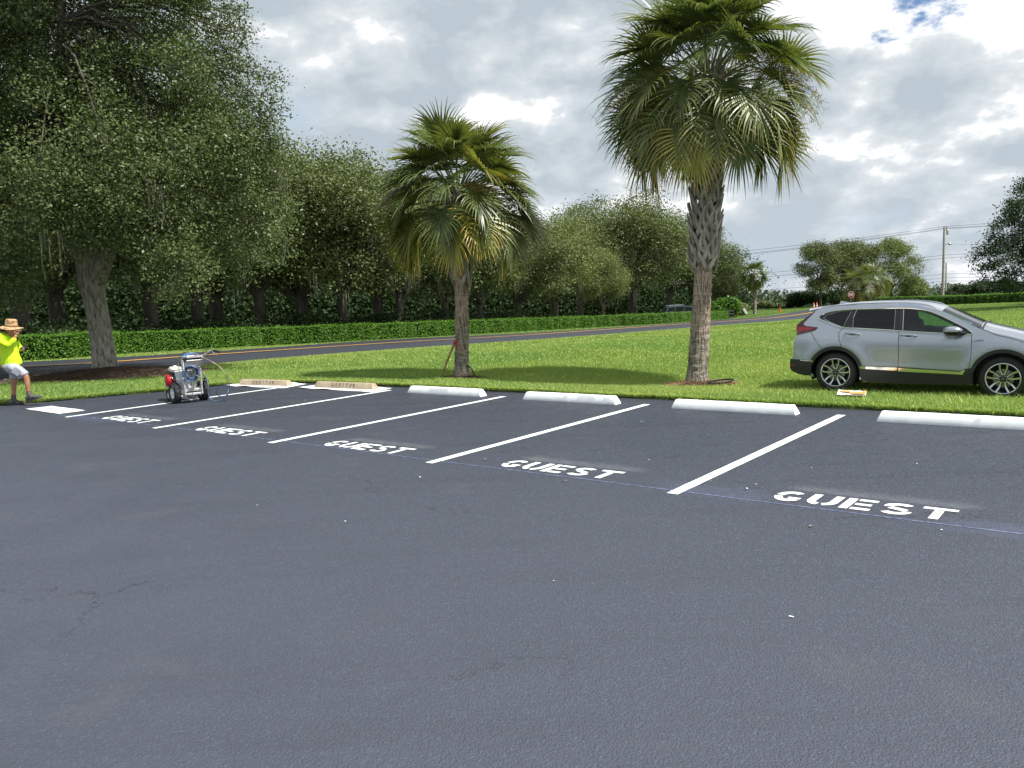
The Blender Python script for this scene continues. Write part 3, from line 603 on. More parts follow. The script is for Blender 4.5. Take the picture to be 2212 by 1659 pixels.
def make_tree(name,label,cat,base,H,cr,cz,nl,nleaf,lsize,seed,tr=.3,fork=.3,leafm=None,barkm=None,lean=(0,0),moss=0,lobe=.24,group=None,lobes=None,hollow=.35,trunkpts=None,droop=.2,tw=26,sigma=.30,limbs=9,flat=1.,brm=None):
    """cr: crown radii (x,y,z), cz: crown centre height"""
    r=np.random.default_rng(seed); base=np.array(base,float); root=thing(name,label,cat,base,0,group)
    C=base+np.array([lean[0],lean[1],cz]); cr=np.array(cr,float)
    if lobes is None:
        d=r.normal(0,1,(nl,3)); d/=np.linalg.norm(d,axis=1)[:,None]; d[:,2]=np.where(d[:,2]<-.75,-d[:,2],d[:,2])
        rad=r.uniform(hollow,1,nl)**.6*.86; lc=C+d*rad[:,None]*cr; lr=lobe*cr.mean()*r.uniform(.7,1.35,nl)
    else:
        lc=base+np.array([l[:3] for l in lobes]); lr=np.array([l[3] for l in lobes])
    q=MB(); fk=base+np.array([lean[0]*fork,lean[1]*fork,H*fork])
    tp=trunkpts if trunkpts is not None else [(base-np.array([0,0,.3]),tr*1.7),(base+np.array([0,0,.12]),tr*1.35),(base+(fk-base)*.18,tr*1.06),(base+(fk-base)*.5+r.normal(0,.04,3),tr*.95),(base+(fk-base)*.8+r.normal(0,.06,3),tr*.97),(fk,tr*.9)]
    q.tube([p for p,_ in tp],[a for _,a in tp],16)
    fk=np.array(tp[-1][0]); 
    q.build('trunk',barkm or M_bark,parent=root,off=base,ang=80)
    q=MB()
    order=np.argsort(-lr); k0=min(limbs,len(lc)); main=order[:k0]; ends=[]
    for i in main:
        e=fk*.25+lc[i]*.75; pts=branch(q,fk-np.array([0,0,tr*.5]),e,tr*.55,tr*.16,r,.06,8,9); ends.append(pts)
        branch(q,pts[-1],lc[i],tr*.16,tr*.05,r,.05,4,5)
    allp=np.array([p for e in ends for p in e[3:]]) if ends else np.array([fk])
    for i in order[k0:]:
        j=np.argmin(((allp-lc[i])**2).sum(1)); branch(q,allp[j],lc[i],tr*.11,tr*.03,r,.08,5,5)
    # twigs + leaf sprays
    wsum=lr**2.1; cnt=np.maximum(6,(nleaf/tw*wsum/wsum.sum())).astype(int); tp_=[]; own=[]
    for i,(c,R,m_) in enumerate(zip(lc,lr,cnt)):
        d=r.normal(0,1,(m_,3)); d[:,2]+=.15; d/=np.linalg.norm(d,axis=1)[:,None]; p=c+d*(R*r.uniform(.45,1.12,m_)**.8)[:,None]*np.array([1.1,1.1,.85*flat]); tp_.append(p); own.append(np.full(m_,i))
        for k in range(0,m_,max(1,m_//9)): branch(q,c,p[k],tr*.03,tr*.008,r,.03,3,3)
    if q.v: q.build('branches',brm or barkm or M_bark,parent=root,off=base,ang=80)
    tp_=np.concatenate(tp_); own=np.concatenate(own); k=r.integers(0,len(tp_),nleaf); sg=sigma*r.uniform(.6,1.3,len(tp_))
    off=r.normal(0,1,(nleaf,3))*np.array([1,1,.75])*sg[k][:,None]; P=tp_[k]+off; P[:,2]-=droop*sg[k]*(np.hypot(off[:,0],off[:,1])/sg[k])**1.5*.4
    V,Fc=leaves(P,lsize,r,.25,.5); npmesh('crown',V,Fc,leafm or M_leafA,parent=root,off=base)
    if moss:
        kk=r.integers(0,len(lc),moss); low=lc[kk]-np.stack([r.normal(0,.5,moss)*lr[kk],r.normal(0,.5,moss)*lr[kk],lr[kk]*r.uniform(.3,.95,moss)],1)*1.0
        low=low[low[:,2]<C[2]+cr[2]*.25] if lobes is None else low[(low[:,2]<base[2]+5.5)&(low[:,2]>base[2]+3.0)]; M=len(low); reps=12; Ps=np.repeat(low,reps,axis=0)+r.normal(0,.13,(M*reps,3))*np.array([1,1,.8]); n=len(Ps)
        L=r.uniform(.25,1.15,n)*np.repeat(r.uniform(.5,1.3,M),reps); a=r.uniform(0,np.pi,n); wd=r.uniform(.010,.028,n); s=np.stack([np.cos(a),np.sin(a),0*a],1)
        rows=[]
        for t_ in (0,.35,.7,1.): c=Ps-np.array([0,0,1])*(L*t_)[:,None]+s*(r.normal(0,.035,n)*t_)[:,None]; w=(wd*(1-.75*t_))[:,None]; rows+= [c-s*w,c+s*w]
        V=np.stack(rows,1).reshape(-1,3); o=(np.arange(n)*8)[:,None]; Fc=np.concatenate([o+np.array([k*2,k*2+1,k*2+3,k*2+2]) for k in range(3)],0)
        npmesh('hanging_moss',V,Fc,M_moss,parent=root,off=base)['kind']='stuff'
    return root

# big roadside oak at the left: crown fills the upper left
ob=gnd(228,806); ob=onter(ob[0],ob[1]); OY=ob[1]
def lob(px,py,dy,r_): p=at(px,py,OY+dy)-ob; return (p[0],p[1],p[2],r_)
r0=np.random.default_rng(5); LB=[]
for (x0,x1,y0,y1,n,rr) in ((-420,520,430,610,36,1.0),(-420,515,270,430,30,1.05),(-420,440,100,260,38,.95),(-420,410,-160,90,48,1.0),(300,520,200,400,9,.75),(-300,250,-500,-150,12,1.5)):
    for _ in range(int(n*1.25)):
        x=r0.uniform(x0,x1); y=r0.uniform(y0,y1)
        if 285<x<345 and 40<y<250 and r0.random()<.55: continue
        if 90<x<300 and y>455: y-=110
        LB.append(lob(x,y,r0.uniform(-4.4,3.4),rr*r0.uniform(.65,1.15)))
for x in range(-60,420,66):
    for y in (-20,60,140,205): LB.append(lob(x+r0.uniform(-20,20),y+r0.uniform(-25,25),r0.uniform(-3.4,-1.4),r0.uniform(.45,.7)))
for x,y,rr in ((430,5,.40),(450,40,.45),(480,25,.35),(505,30,.30),(520,22,.20),(470,75,.45),(505,70,.38),(530,78,.2),(490,105,.40),(455,120,.55),(500,125,.22),(520,150,.40),(552,142,.24),(560,172,.33),(592,170,.17),(480,165,.6),(545,200,.45),(580,205,.28),(588,237,.20),(560,245,.42),(510,230,.6),(575,270,.36),(596,292,.22),(555,300,.6),(585,330,.5),(520,290,.8),(560,360,.8),(600,375,.45),(570,420,.8),(590,470,.6),(540,480,.9),(575,540,.7),(420,-30,.7),(400,60,.5),(420,150,.7),(380,10,.6)): LB.append(lob(x,y,r0.uniform(-1.3,1),rr))
tp=[(at(228,826,OY)+np.array([0,0,-.15]),.62),(at(228,808,OY),.42),(at(226,780,OY),.335),(at(220,740,OY),.31),(at(213,690,OY),.30),(at(203,640,OY),.31),(at(196,600,OY),.36),(at(191,575,OY),.34),(at(184,530,OY),.27),(at(176,480,OY),.22),(at(170,420,OY),.18)]
oak=make_tree('oak_tree','large oak with a mottled grey leaning trunk standing in a mulch ring','tree',ob,5,(1,1,1),5,0,560000,.088,21,.36,lobes=LB,moss=70,trunkpts=tp,leafm=M_leafA,brm=M_barkd,tw=26,sigma=.20,limbs=7)

q=MB()
q.tube([at(203,622,OY),at(216,590,OY-.12),at(233,550,OY-.3),at(250,500,OY-.5),at(262,440,OY-.6)],[.22,.24,.20,.16,.10],14)
q.tube([at(196,590,OY),at(176,560,OY-.2),at(150,520,OY-.4),at(110,480,OY-.5)],[.18,.17,.14,.09],12); q.build('limb',M_bark,parent=oak,off=ob,ang=80)
# the row of oaks beyond the hedge: a few kinds, copied
kinds=[]
def proto(seed,leafm,nleaf=52000): 
    return make_tree('live_oak','placeholder','tree',(0,0,0),10,(5.2,5.0,3.9),6.3,42,nleaf,.165,seed,.30,.26,leafm,M_barkd,(seed%3-.9,.3),45,.27,'oaks in the row beyond the hedge',tw=24,sigma=.36,hollow=.25)
for sd,lm in ((31,M_leafB),(32,M_leafA),(33,M_leafC),(34,M_leafB)): kinds.append(proto(sd,lm))
used=[False]*4
ROW=[ # px of trunk, depth, kind, height scale top px, width scale, label
(-120,40,0,180,1.1),(60,41,1,200,1.1),(130,52,3,200,1.1),(330,44,0,225,1.05),(425,44,3,280,1.),(470,60,1,290,1.1),(560,52,0,300,1.0),(655,47,2,345,.85),(650,62,3,310,1.1),(745,56,0,345,1.0),(820,66,3,355,1.1),(860,56,1,385,.85),(965,64,0,420,1.0),(1040,72,2,455,1.0),(1120,78,3,470,1.1),(1204,82,2,470,1.1),(1255,100,0,450,1.05),(1303,88,2,540,.8),(1370,104,0,425,1.15),(1440,120,1,455,1.15),(1500,122,3,492,1.0),(1548,125,0,525,.75),(1568,124,3,560,.6)]
labs=['at the far left edge, behind the standing worker','behind the hedge just right of the straw-hatted worker','deep in the shade left of the big leaning trunk','just right of the big leaning trunk','with a dark trunk above the striping machine','deeper in shade right of the striping machine','whose crown meets the big oak branch tips','olive toned one whose trunk stands right of the striping machine','tall one rising behind the second trunk right of the machine','with its top on the slope of the tree line','tall one left of the short palm','low one beside the left fronds of the short palm','behind the trunk of the short palm','olive one just right of the short palm trunk','sparse topped one right of the short palm crown','pale olive one midway between the two palms','tall dark one behind the pale olive one','small pale one left of the tall palm trunk','tallest dark one left of the tall palm','behind the boots of the tall palm trunk','just right of the tall palm trunk','lower one right of the tall palm','smallest one at the right end of the row']
for (px,Yd,kd,ty,ws),lb in zip(ROW,labs):
    Yd=max(Yd,float(np.interp(px,HGX,HGY))+3.2+(px*.37)%2.5)
    o=kinds[kd] if not used[kd] else copy_tree(kinds[kd]); used[kd]=True
    p=at(px,700,Yd); b=onter(p[0],p[1]); top=at(px,ty,Yd)[2]; sc_=(top-b[2])/10.3
    o.location=Vector(b); o.scale=(ws*max(sc_,.75)*1.0,ws*max(sc_,.75),sc_); o.rotation_euler=(0,0,(px*1.7+Yd)%6.28)
    tag(o,'live oak '+lb,'tree','oaks in the row beyond the hedge')
# dim woods and pasture edge behind the row
def mass(name,label,pts,h,depth,n,size,lm,seed,ragged=.35):
    r=np.random.default_rng(seed); P=np.array(pts,float); D=np.concatenate([[0],np.cumsum(np.linalg.norm(np.diff(P,axis=0),axis=1))]); s=r.random(n)*D[-1]
    x=np.interp(s,D,P[:,0])+r.normal(0,depth*.35,n); y=np.interp(s,D,P[:,1])+r.normal(0,depth*.35,n)
    hh=h*(1+ragged*(np.sin(s*.21*3/h*2+1)+.6*np.sin(s*.53*3/h*2)+.4*np.sin(s*1.7))/2); z=hh*r.random(n)**.7; k=np.round(s*1.3/ max(size*4,.4)); 
    V,Fc=leaves(np.stack([x,y,ter(x,y)+z],1),size,r,.2,.6); o=npmesh(name,V,Fc,lm); tag(o,label,name.replace('_',' '),kind='stuff'); return o
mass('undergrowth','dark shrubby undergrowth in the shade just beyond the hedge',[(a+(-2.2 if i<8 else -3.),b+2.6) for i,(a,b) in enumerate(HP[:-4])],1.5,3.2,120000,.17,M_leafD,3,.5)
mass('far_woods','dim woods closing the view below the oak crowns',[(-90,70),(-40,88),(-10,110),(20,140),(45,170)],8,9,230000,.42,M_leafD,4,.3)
M_far=leafmat('far_leaf',(.050,.075,.045),(.085,.115,.070),.8,.1,False,.2,.1,.5)
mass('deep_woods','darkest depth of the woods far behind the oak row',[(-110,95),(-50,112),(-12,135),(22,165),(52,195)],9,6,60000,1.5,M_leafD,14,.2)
mass('far_treeline','distant hazy tree line along the horizon at the right',[(10,225),(90,240),(150,240),(260,250),(420,240)],6.0,14,70000,.9,M_far,5,.28)

# ------------------------------------------------------------ palms
def fmat(name,g1,g2,yel,tip):
    m=bpy.data.materials.new(name); m.use_nodes=True; t=m.node_tree; b=t.nodes['Principled BSDF']; out=t.nodes['Material Output']
    c=N('ShaderNodeTexCoord',t); n=noise(c.outputs['Object'],3,3,.6,0,t).outputs[0]; col=ramp(n,[(.35,g1),(.65,g2)],t)
    a=N('ShaderNodeVertexColor',t); a.layer_name='tint'; s=N('ShaderNodeSeparateColor',t); lk(a.outputs[0],s.inputs[0],t)
    col=mixc(s.outputs[0],col,yel,t); col=mixc(s.outputs[1],col,tip,t); lk(col,b.inputs['Base Color'],t); b.inputs['Roughness'].default_value=.42; b.inputs['Specular IOR Level'].default_value=.6
    tr=N('ShaderNodeBsdfTranslucent',t); lk(mixc(1.,col,(1.6,1.5,.6),t,'MULTIPLY'),tr.inputs[0],t); mx=N('ShaderNodeMixShader',t); mx.inputs[0].default_value=.28
    lk(b.outputs[0],mx.inputs[1],t); lk(tr.outputs[0],mx.inputs[2],t); lk(mx.outputs[0],out.inputs[0],t); return m
M_frond=fmat('palm_frond',(.038,.068,.022),(.130,.175,.055),(.44,.42,.07),(.65,.32,.09))
M_pet=nmat('palm_petiole',(.10,.13,.04),(.20,.20,.07),5,3,.5)
M_boot=nmat('palm_boot',(.22,.195,.17),(.50,.46,.41),6,6,.9,bump=.5,bscale=30,stretch=(1,1,.4),spec=.1)
def palmtrunk(name,c1,c2,c3):
    m=mat(name,c1,.9,0,.1); t=m.node_tree; b=t.nodes['Principled BSDF']; c=N('ShaderNodeTexCoord',t); mp_=N('ShaderNodeMapping',t); mp_.inputs['Scale'].default_value=(1,1,5.5); lk(c.outputs['Object'],mp_.inputs[0],t)
    rg=noise(mp_.outputs[0],4.5,6,.7,.6,t).outputs[0]; mp2_=N('ShaderNodeMapping',t); mp2_.inputs['Scale'].default_value=(1,1,.12); lk(c.outputs['Object'],mp2_.inputs[0],t); cr=noise(mp2_.outputs[0],28,4,.6,.2,t).outputs[0]
    s=N('ShaderNodeSeparateXYZ',t); lk(c.outputs['Object'],s.inputs[0],t)
    up=mapr(mth('ADD',s.outputs[2],mth('MULTIPLY',noise(c.outputs['Object'],3,4,.6,0,t).outputs[0],.6,tree=t),tree=t),.8,1.9,0,1,t)
    col=mixc(up,c1,c2,t); col=mixc(mapr(rg,.42,.6,0,.75,t),col,c3,t); col=mixc(mapr(cr,.52,.62,0,.7,t),col,(.06,.045,.035),t); lk(col,b.inputs['Base Color'],t)
    bp=N('ShaderNodeBump',t); bp.inputs['Distance'].default_value=.025; bp.inputs['Strength'].default_value=1.; lk(mth('SUBTRACT',rg,mth('MULTIPLY',mapr(cr,.5,.62,0,1,t),.6,tree=t),tree=t),bp.inputs['Height'],t); lk(bp.outputs[0],b.inputs['Normal'],t); return m
M_ptrunk=palmtrunk('palm_trunk',(.21,.20,.17),(.38,.28,.22),(.50,.42,.34))
def frond(a,start,az,el,Lp,Lb,r,n=46,droop=1.,age=0.,width=1.,segs=6):
    """stiff petiole, recurved midrib, fan of leaflets joined near the base, with hanging tips"""
    ca,sa=math.cos(az),math.sin(az); p=np.array(start,float); pts=[p.copy()]; e=el; K=6; side=np.array([-sa,ca,0])
    for k in range(K):
        d=np.array([ca*math.cos(e),sa*math.cos(e),math.sin(e)]); p=p+d*Lp/K; pts.append(p.copy()); e-=.045*droop*max(.25,math.cos(e))
    cst=[p.copy()]; e2=e; Kc=6
    for k in range(Kc):
        e2-=.15*droop; d=np.array([ca*math.cos(e2),sa*math.cos(e2),math.sin(e2)]); p=p+d*Lb*.30/Kc; cst.append(p.copy())
    cst=np.array(cst); roll=r.normal(0,.35); V=[];F=[];C=[]; o=0; fold=r.uniform(.15,.5)
    for i in range(n):
        s=-1+2*(i+.5)/n; s=max(-1.,min(1.,s+r.normal(0,.006))); u=(1-abs(s))**.9; f=u*Kc; j=min(int(f),Kc-1); st=cst[j]*(1-(f-j))+cst[j+1]*(f-j)
        ee=e-.15*droop*f*.9; ax=np.array([ca*math.cos(ee),sa*math.cos(ee),math.sin(ee)]); up=np.array([-ca*math.sin(ee),-sa*math.sin(ee),math.cos(ee)])
        sd=side*math.cos(roll)+up*math.sin(roll); up2=np.cross(ax,sd); up2=up2 if up2[2]>0 else -up2
        ph=abs(s)**1.05*2.25*np.sign(s); d=ax*math.cos(ph)+sd*math.sin(ph)+up2*fold*abs(math.sin(ph/2)); d/=np.linalg.norm(d)
        L=Lb*(.86-.16*abs(s)**2)*r.uniform(.86,1.08); w=.058*width*(1-.25*abs(s)); cd=np.cross(d,up2); cd/=np.linalg.norm(cd)+1e-9
        q=st.copy(); dd=d.copy(); rows=[]; tw=r.normal(0,.35); tipb=(r.random()<(.35+.5*age))*min(1,age*1.3); soft=r.random()<.45
        g=(.20+.20*droop)*r.uniform(.5,1.5)*(2.0 if soft else 1.)
        for k in range(segs+1):
            t=k/segs; ww=w*(.55+.45*min(t*3,1)) if t<.42 else w*(1-((t-.42)/.58)**.8)*.95+.002
            c_=cd*math.cos(tw*t)+up2*math.sin(tw*t+.25*(1 if i%2 else -1)); c_/=np.linalg.norm(c_); rows+= [q-c_*ww/2,q+c_*ww/2]; yl=min(1,max(0,age)*(.45+.8*t)*r.uniform(.7,1.2)+(.10*t if soft else 0)) ; C+=[(yl,tipb*max(0,(t-.6)/.4),0)]*2
            dd=dd+np.array([0,0,-1])*g*max(0,t-.30)**1.2*(6/segs)*1.3; dd/=np.linalg.norm(dd); q=q+dd*L/segs
        V+=rows; F+=[(o+2*k,o+2*k+1,o+2*k+3,o+2*k+2) for k in range(segs)]; o+=2*(segs+1)
    return pts,cst,V,F,C
def boots(q,base,axis,z0,z1,rad,r,n,size=1.,spread=1.):
    """criss-crossed split leaf bases up the trunk"""
    ga=2.39996
    for i in range(n):
        t=(i+.5)/n; z=z0+(z1-z0)*t; a=i*ga+r.normal(0,.08); c=axis(z); R=rad(z); out=np.array([math.cos(a),math.sin(a),0]); tan=np.array([-math.sin(a),math.cos(a),0])
        b0=c+out*(R-.01); L=.36*size*r.uniform(.8,1.15); w=.12*size
        for sg in (-1,1):
            an=.62*spread*r.uniform(.8,1.15); rr=.055*size
            p0=b0-np.array([0,0,.10*size])+out*.015+tan*sg*.01; d=tan*sg*math.sin(an)+np.array([0,0,math.cos(an)])
            pts=[];wd=[]
            for k in range(5):
                s=k/4; p=p0+d*L*s+out*(.035+.085*size*s**1.3*r.uniform(.85,1.15)); 
                # wrap round the trunk
                v=p-c; v[2]=0; rr_=np.linalg.norm(v); want=R+.02+.085*size*s; p=p+v/rr_*(want-rr_); pts.append(p); wd.append(w*(.62-.30*s)*(1 if k<4 else .45))
            # flattened wedge with thickness
            rows=[]
            for k,p in enumerate(pts):
                v=p-c; v[2]=0; v/=np.linalg.norm(v); tt=np.cross(v,d); tt/=np.linalg.norm(tt)+1e-9; th=.022*size*(1-.4*k/4); h_=wd[k]/2
                rows.append([p-tt*h_,p-tt*h_*.5+v*th,p+tt*h_*.5+v*th,p+tt*h_,p+tt*h_*.6-v*th*.6,p-tt*h_*.6-v*th*.6])
            vs=[x for rw in rows for x in rw]; fs=[(k*6+j,k*6+(j+1)%6,k*6+6+(j+1)%6,k*6+6+j) for k in range(4) for j in range(6)]; fs+=[(24,25,26,27,28,29),(5,4,3,2,1,0)]
            q.add(vs,fs)
def fruit(start,az,el,L,r,dens=26,droop=1.):
    q=MB(); ca,sa=math.cos(az),math.sin(az); p=np.array(start,float); e=el; pts=[p.copy()]
    for k in range(9): p=p+np.array([ca*math.cos(e),sa*math.cos(e),math.sin(e)])*L/9; e-=.19*droop; pts.append(p.copy())
    q.tube(pts,[.014*(1-.75*k/9) for k in range(10)],5)
    for i in range(dens):
        k=3+int(6*i/dens); b=pts[k]+(pts[min(k+1,9)]-pts[k])*r.random(); a=r.uniform(0,6.28); l=L*r.uniform(.14,.30); d=np.array([math.cos(a)*.7+ca*.5,math.sin(a)*.7+sa*.5,r.uniform(-.5,.2)]); p=b.copy(); bp=[p.copy()]
        for m_ in range(4): p=p+d/np.linalg.norm(d)*l/4; d=d+np.array([0,0,-.22]); bp.append(p.copy())
        q.tube(bp,[.005,.0045,.004,.0035,.003],3,False)
        for m_ in range(13):
            b2=bp[1+m_%4]; dd=r.normal(0,1,3); dd[2]-=.5; dd/=np.linalg.norm(dd); l2=r.uniform(.05,.16); e1=b2+dd*l2; q.tube([b2,(b2+e1)/2+r.normal(0,.01,3),e1],[.0035,.003,.0025],3,False)
            for s in (.5,.75,1.): 
                c=b2+dd*l2*s+r.normal(0,.012,3); z_=.0075; q.add([c+np.array(v)*z_ for v in ((1,0,0),(0,1,0),(-1,0,0),(0,-1,0),(0,0,1),(0,0,-1))],[(0,1,4),(1,2,4),(2,3,4),(3,0,4),(1,0,5),(2,1,5),(3,2,5),(0,3,5)])
    return q
M_fruit=nmat('palm_fruit',(.20,.17,.045),(.36,.27,.09),20,3,.6)
def palm(base,apex,tr0,tr1,zb,label,nf,Lp,Lb,seed,fruits=(),special=(),nleaf=46,dead=0,group='tall and short cabbage palms on the lawn',bsize=1.,nb=60,elmin=-.75,segs=6,width=1.,tag_cat='palm tree',bflare=1.):
    r=np.random.default_rng(seed); base=np.array(base,float); apex=np.array(apex,float); root=thing('palm_tree',label,tag_cat,base,0,group)
    def axis(z): t=np.clip((z-base[2])/(apex[2]-base[2]),0,1); p=base*(1-t)+apex*t; p=p+np.array([.05*math.sin(t*3.1),0,0]); p[2]=z; return p
    H=apex[2]-base[2]
    def rad(z): 
        t=(z-base[2])/H; return tr0+(tr1-tr0)*min(t*1.7,1)+.07*math.exp(-(z-base[2])/.13)
    q=MB(); zs=list(np.linspace(-.25,.2,5))+list(np.linspace(.25,H,int(H*22))); vs=[];n=22
    for i,dz in enumerate(zs):
        z=base[2]+dz; c=axis(z); R=rad(max(z,base[2])); ring=.010*math.sin(dz*34)+.006*math.sin(dz*87+1)
        for k in range(n): 
            a=2*math.pi*k/n; rr=R+ring*(.6+.5*math.sin(a*3+dz*4))+r.normal(0,.0035); vs.append(c+np.array([math.cos(a)*rr,math.sin(a)*rr,0]))
    q.add(vs,[(i*n+k,i*n+(k+1)%n,(i+1)*n+(k+1)%n,(i+1)*n+k) for i in range(len(zs)-1) for k in range(n)]); q.build('trunk',M_ptrunk,parent=root,off=base,ang=180)
    if nb:
        q=MB(); boots(q,base,axis,base[2]+zb,apex[2]-.05,lambda z: rad(z)+.012*bflare+.03*sm(.1,.9,z-base[2]-zb),r,nb,bsize,1.); q.build('frond_stubs',M_boot,parent=root,off=base,ang=35)
    specs=[]
    ga=2.39996
    for i in range(nf):
        t=i/(nf-1); el=1.40-(1.40-elmin)*t**.9+r.normal(0,.07); az=i*ga+seed+r.normal(0,.12); age=max(0,(t-.6))*.6*r.uniform(.3,1.3)+max(0,r.normal(-.03,.13)); specs.append((az,el,age,t))
    specs+= [(az,el,age,1.) for az,el,age in special]
    for az,el,age,t in specs:
        zz=apex[2]-.45*t*(1 if zb<H*.75 else .5); c=axis(zz); st=c+np.array([math.cos(az),math.sin(az),0])*(.07+.08*t)
        pts,cst,V,Fc,C=frond(None,st,az,el,Lp*r.uniform(.85,1.1)*(.8+.3*t),Lb*r.uniform(.9,1.08),r,nleaf,.8+.35*t,min(age,1.),width,segs)
        fo=npmesh('frond',np.array(V),np.array(Fc),M_frond,parent=root,off=base,col=np.array(C))
        if segs>4:
            q=MB(); q.tube(list(pts)+list(cst[1:]),[.020-.010*k/(len(pts)) for k in range(len(pts))]+[.009*(1-k/8) for k in range(1,len(cst))],5); q.build('petiole',M_pet,parent=fo,off=base)
    for az,el,L,zz in fruits:
        c=axis(apex[2]-zz); q=fruit(c+np.array([math.cos(az),math.sin(az),0])*.1,az,el,L,r); q.build('fruit_stalk',M_fruit,parent=root,off=base,smooth=False)
    return root
pb=gnd(1505,832); pb=onter(pb[0],pb[1]); PY=pb[1]; MUL.append((pb[0]+.02,pb[1]-.15,.80,.45))
ap=at(1532,155,PY); SQ=PY/15.5
palm(pb,ap,.215,.165,at(1500,575,PY)[2]-pb[2],'tall cabbage palm with grey crisscross boots, its crown cut by the top edge',62,1.14*SQ,1.08*SQ,3,
 fruits=[(-.15,.5,2.0*SQ,.1),(-.6,.3,1.9*SQ,.2),(.35,.2,1.9*SQ,.3),(-.35,.0,1.9*SQ,.35),(3.3,.45,1.9*SQ,.1),(-2.7,.3,1.7*SQ,.3),(.1,.75,1.7*SQ,.0)],
 special=[(-2.0,-.50,1.),(-2.6,-.42,.5),(-.55,-.5,.35),(3.35,-.5,.3),(-.05,-.5,.3),(.35,-.5,.15),(2.9,-.5,.15)],nleaf=50,nb=140,bsize=1.5,elmin=-.45)
p1=gnd(997,818); p1=onter(p1[0],p1[1]); QY=p1[1]; MUL.append((p1[0]+.05,p1[1]-.1,.55,.35))
ap1=at(987,402,QY); S1=QY/15.5
palm(p1,ap1,.165,.145,at(997,610,QY)[2]-p1[2],'short cabbage palm with yellow-tipped lower fronds and a stick leaning on it',56,.88*S1,.84*S1,8,
 fruits=[(-.2,.6,1.3*S1,.0),(3.4,.5,1.25*S1,.0),(-1.1,.35,1.3*S1,.1),(.3,.3,1.4*S1,.1)],
 special=[(-1.62,-.32,1.),(-2.4,-.42,1.),(-.45,-.60,.45),(3.25,-.40,.4),(-.15,-.1,.2),(-1.2,-.15,.7),(-2.95,-.55,.3),(2.9,-.5,.2)],nleaf=46,nb=44,bsize=1.35,elmin=-.42)
# mulch
M_mulch=nmat('pine_straw_mulch',(.16,.09,.05),(.38,.25,.15),30,6,.95,bump=1.,bscale=60,stretch=(1,1,1),bdist=.04,spec=.05); M_mulchd=nmat('dark_mulch',(.07,.045,.032),(.22,.15,.11),22,6,.95,bump=1.,bscale=50,bdist=.05,spec=.05)
def mound(c,rx,ry,h,material,label,seed,straws=2500,sl=.09):
    r=np.random.default_rng(seed); q=MB(); nr,na=12,48; vs=[onter(c[0],c[1],h)]
    for i in range(1,nr+1):
        t=i/nr
        for k in range(na):
            a=2*math.pi*k/na; e=1+.14*math.sin(a*2+seed)+.08*math.sin(a*5+seed*2)+.04*math.sin(a*9); x=c[0]+rx*t*e*math.cos(a); y=c[1]+ry*t*e*math.sin(a); vs.append(onter(x,y,h*(1-t**1.3)-.015*(i==nr)+(r.random()*.02 if i<nr else 0)+.012))
    fs=[(0,1+k,1+(k+1)%na) for k in range(na)]+[(1+i*na+k,1+(i+1)*na+k,1+(i+1)*na+(k+1)%na,1+i*na+(k+1)%na) for i in range(nr-1) for k in range(na)]
    q.add(vs,fs)
    o=q.build('mulch_mound',material,off=onter(c[0],c[1]),ang=180); tag(o,label,'mulch')
    a=r.uniform(0,6.28,straws); t=r.random(straws)**.5*1.05; X=c[0]+rx*t*np.cos(a); Y=c[1]+ry*t*np.sin(a); b=r.uniform(0,3.14,straws); L=sl*r.uniform(.4,1.4,straws); Z=ter(X,Y)+h*np.clip(1-t**1.3,0,1)+.02+r.random(straws)*.015; tz=r.normal(0,.25,straws)
    d=np.stack([np.cos(b)*L,np.sin(b)*L,tz*L],1)/2; s=np.stack([-np.sin(b),np.cos(b),0*b],1)*.004; P=np.stack([X,Y,Z],1); V=np.stack([P-d-s,P+d-s,P+d+s,P-d+s],1).reshape(-1,3)
    npmesh('loose_straw',V,(np.arange(straws)*4)[:,None]+np.array([0,1,2,3]),material,parent=o,off=onter(c[0],c[1])); return o
mound((pb[0]+.0,pb[1]-.12),.85,.5,.09,M_mulch,'ring of tan pine straw at the foot of the tall palm',1,5000)
mound((p1[0]+.05,p1[1]-.1),.6,.38,.06,M_mulchd,'small dark mulch ring at the foot of the short palm',2,1200)
mound((ob[0]+.75,ob[1]-1.1),2.75,2.0,.20,M_mulchd,'wide dark mulch bed around the big leaning oak',3,14000,.16); MUL.append((ob[0]+.75,ob[1]-1.1,2.6,1.85))
# pale root and drip hoses
M_hoseb=mat('black_hose',(.012,.012,.012),.5)
q=MB(); c=pb+np.array([.42,-.50,.08]); q.tube([c+np.array([.27*math.cos(a)-.05,.13*math.sin(a),.035+.03*math.sin(a+1)]) for a in np.linspace(2.6,-2.9,26)],.018,7); o=q.build('rubber_hose',M_hoseb,off=c); tag(o,'black hose loop curled on the straw by the tall palm','hose')
q=MB(); q.tube([at(1008,792,QY-.1),at(1012,790,QY-.15),at(1018,796,QY-.2),at(1024,808,QY-.25),at(1026,814,QY-.25)+np.array([0,0,-.03])],.016,7); o=q.build('rubber_hose',M_hoseb,off=p1); tag(o,'black hose arching out of the short palm mulch','hose')
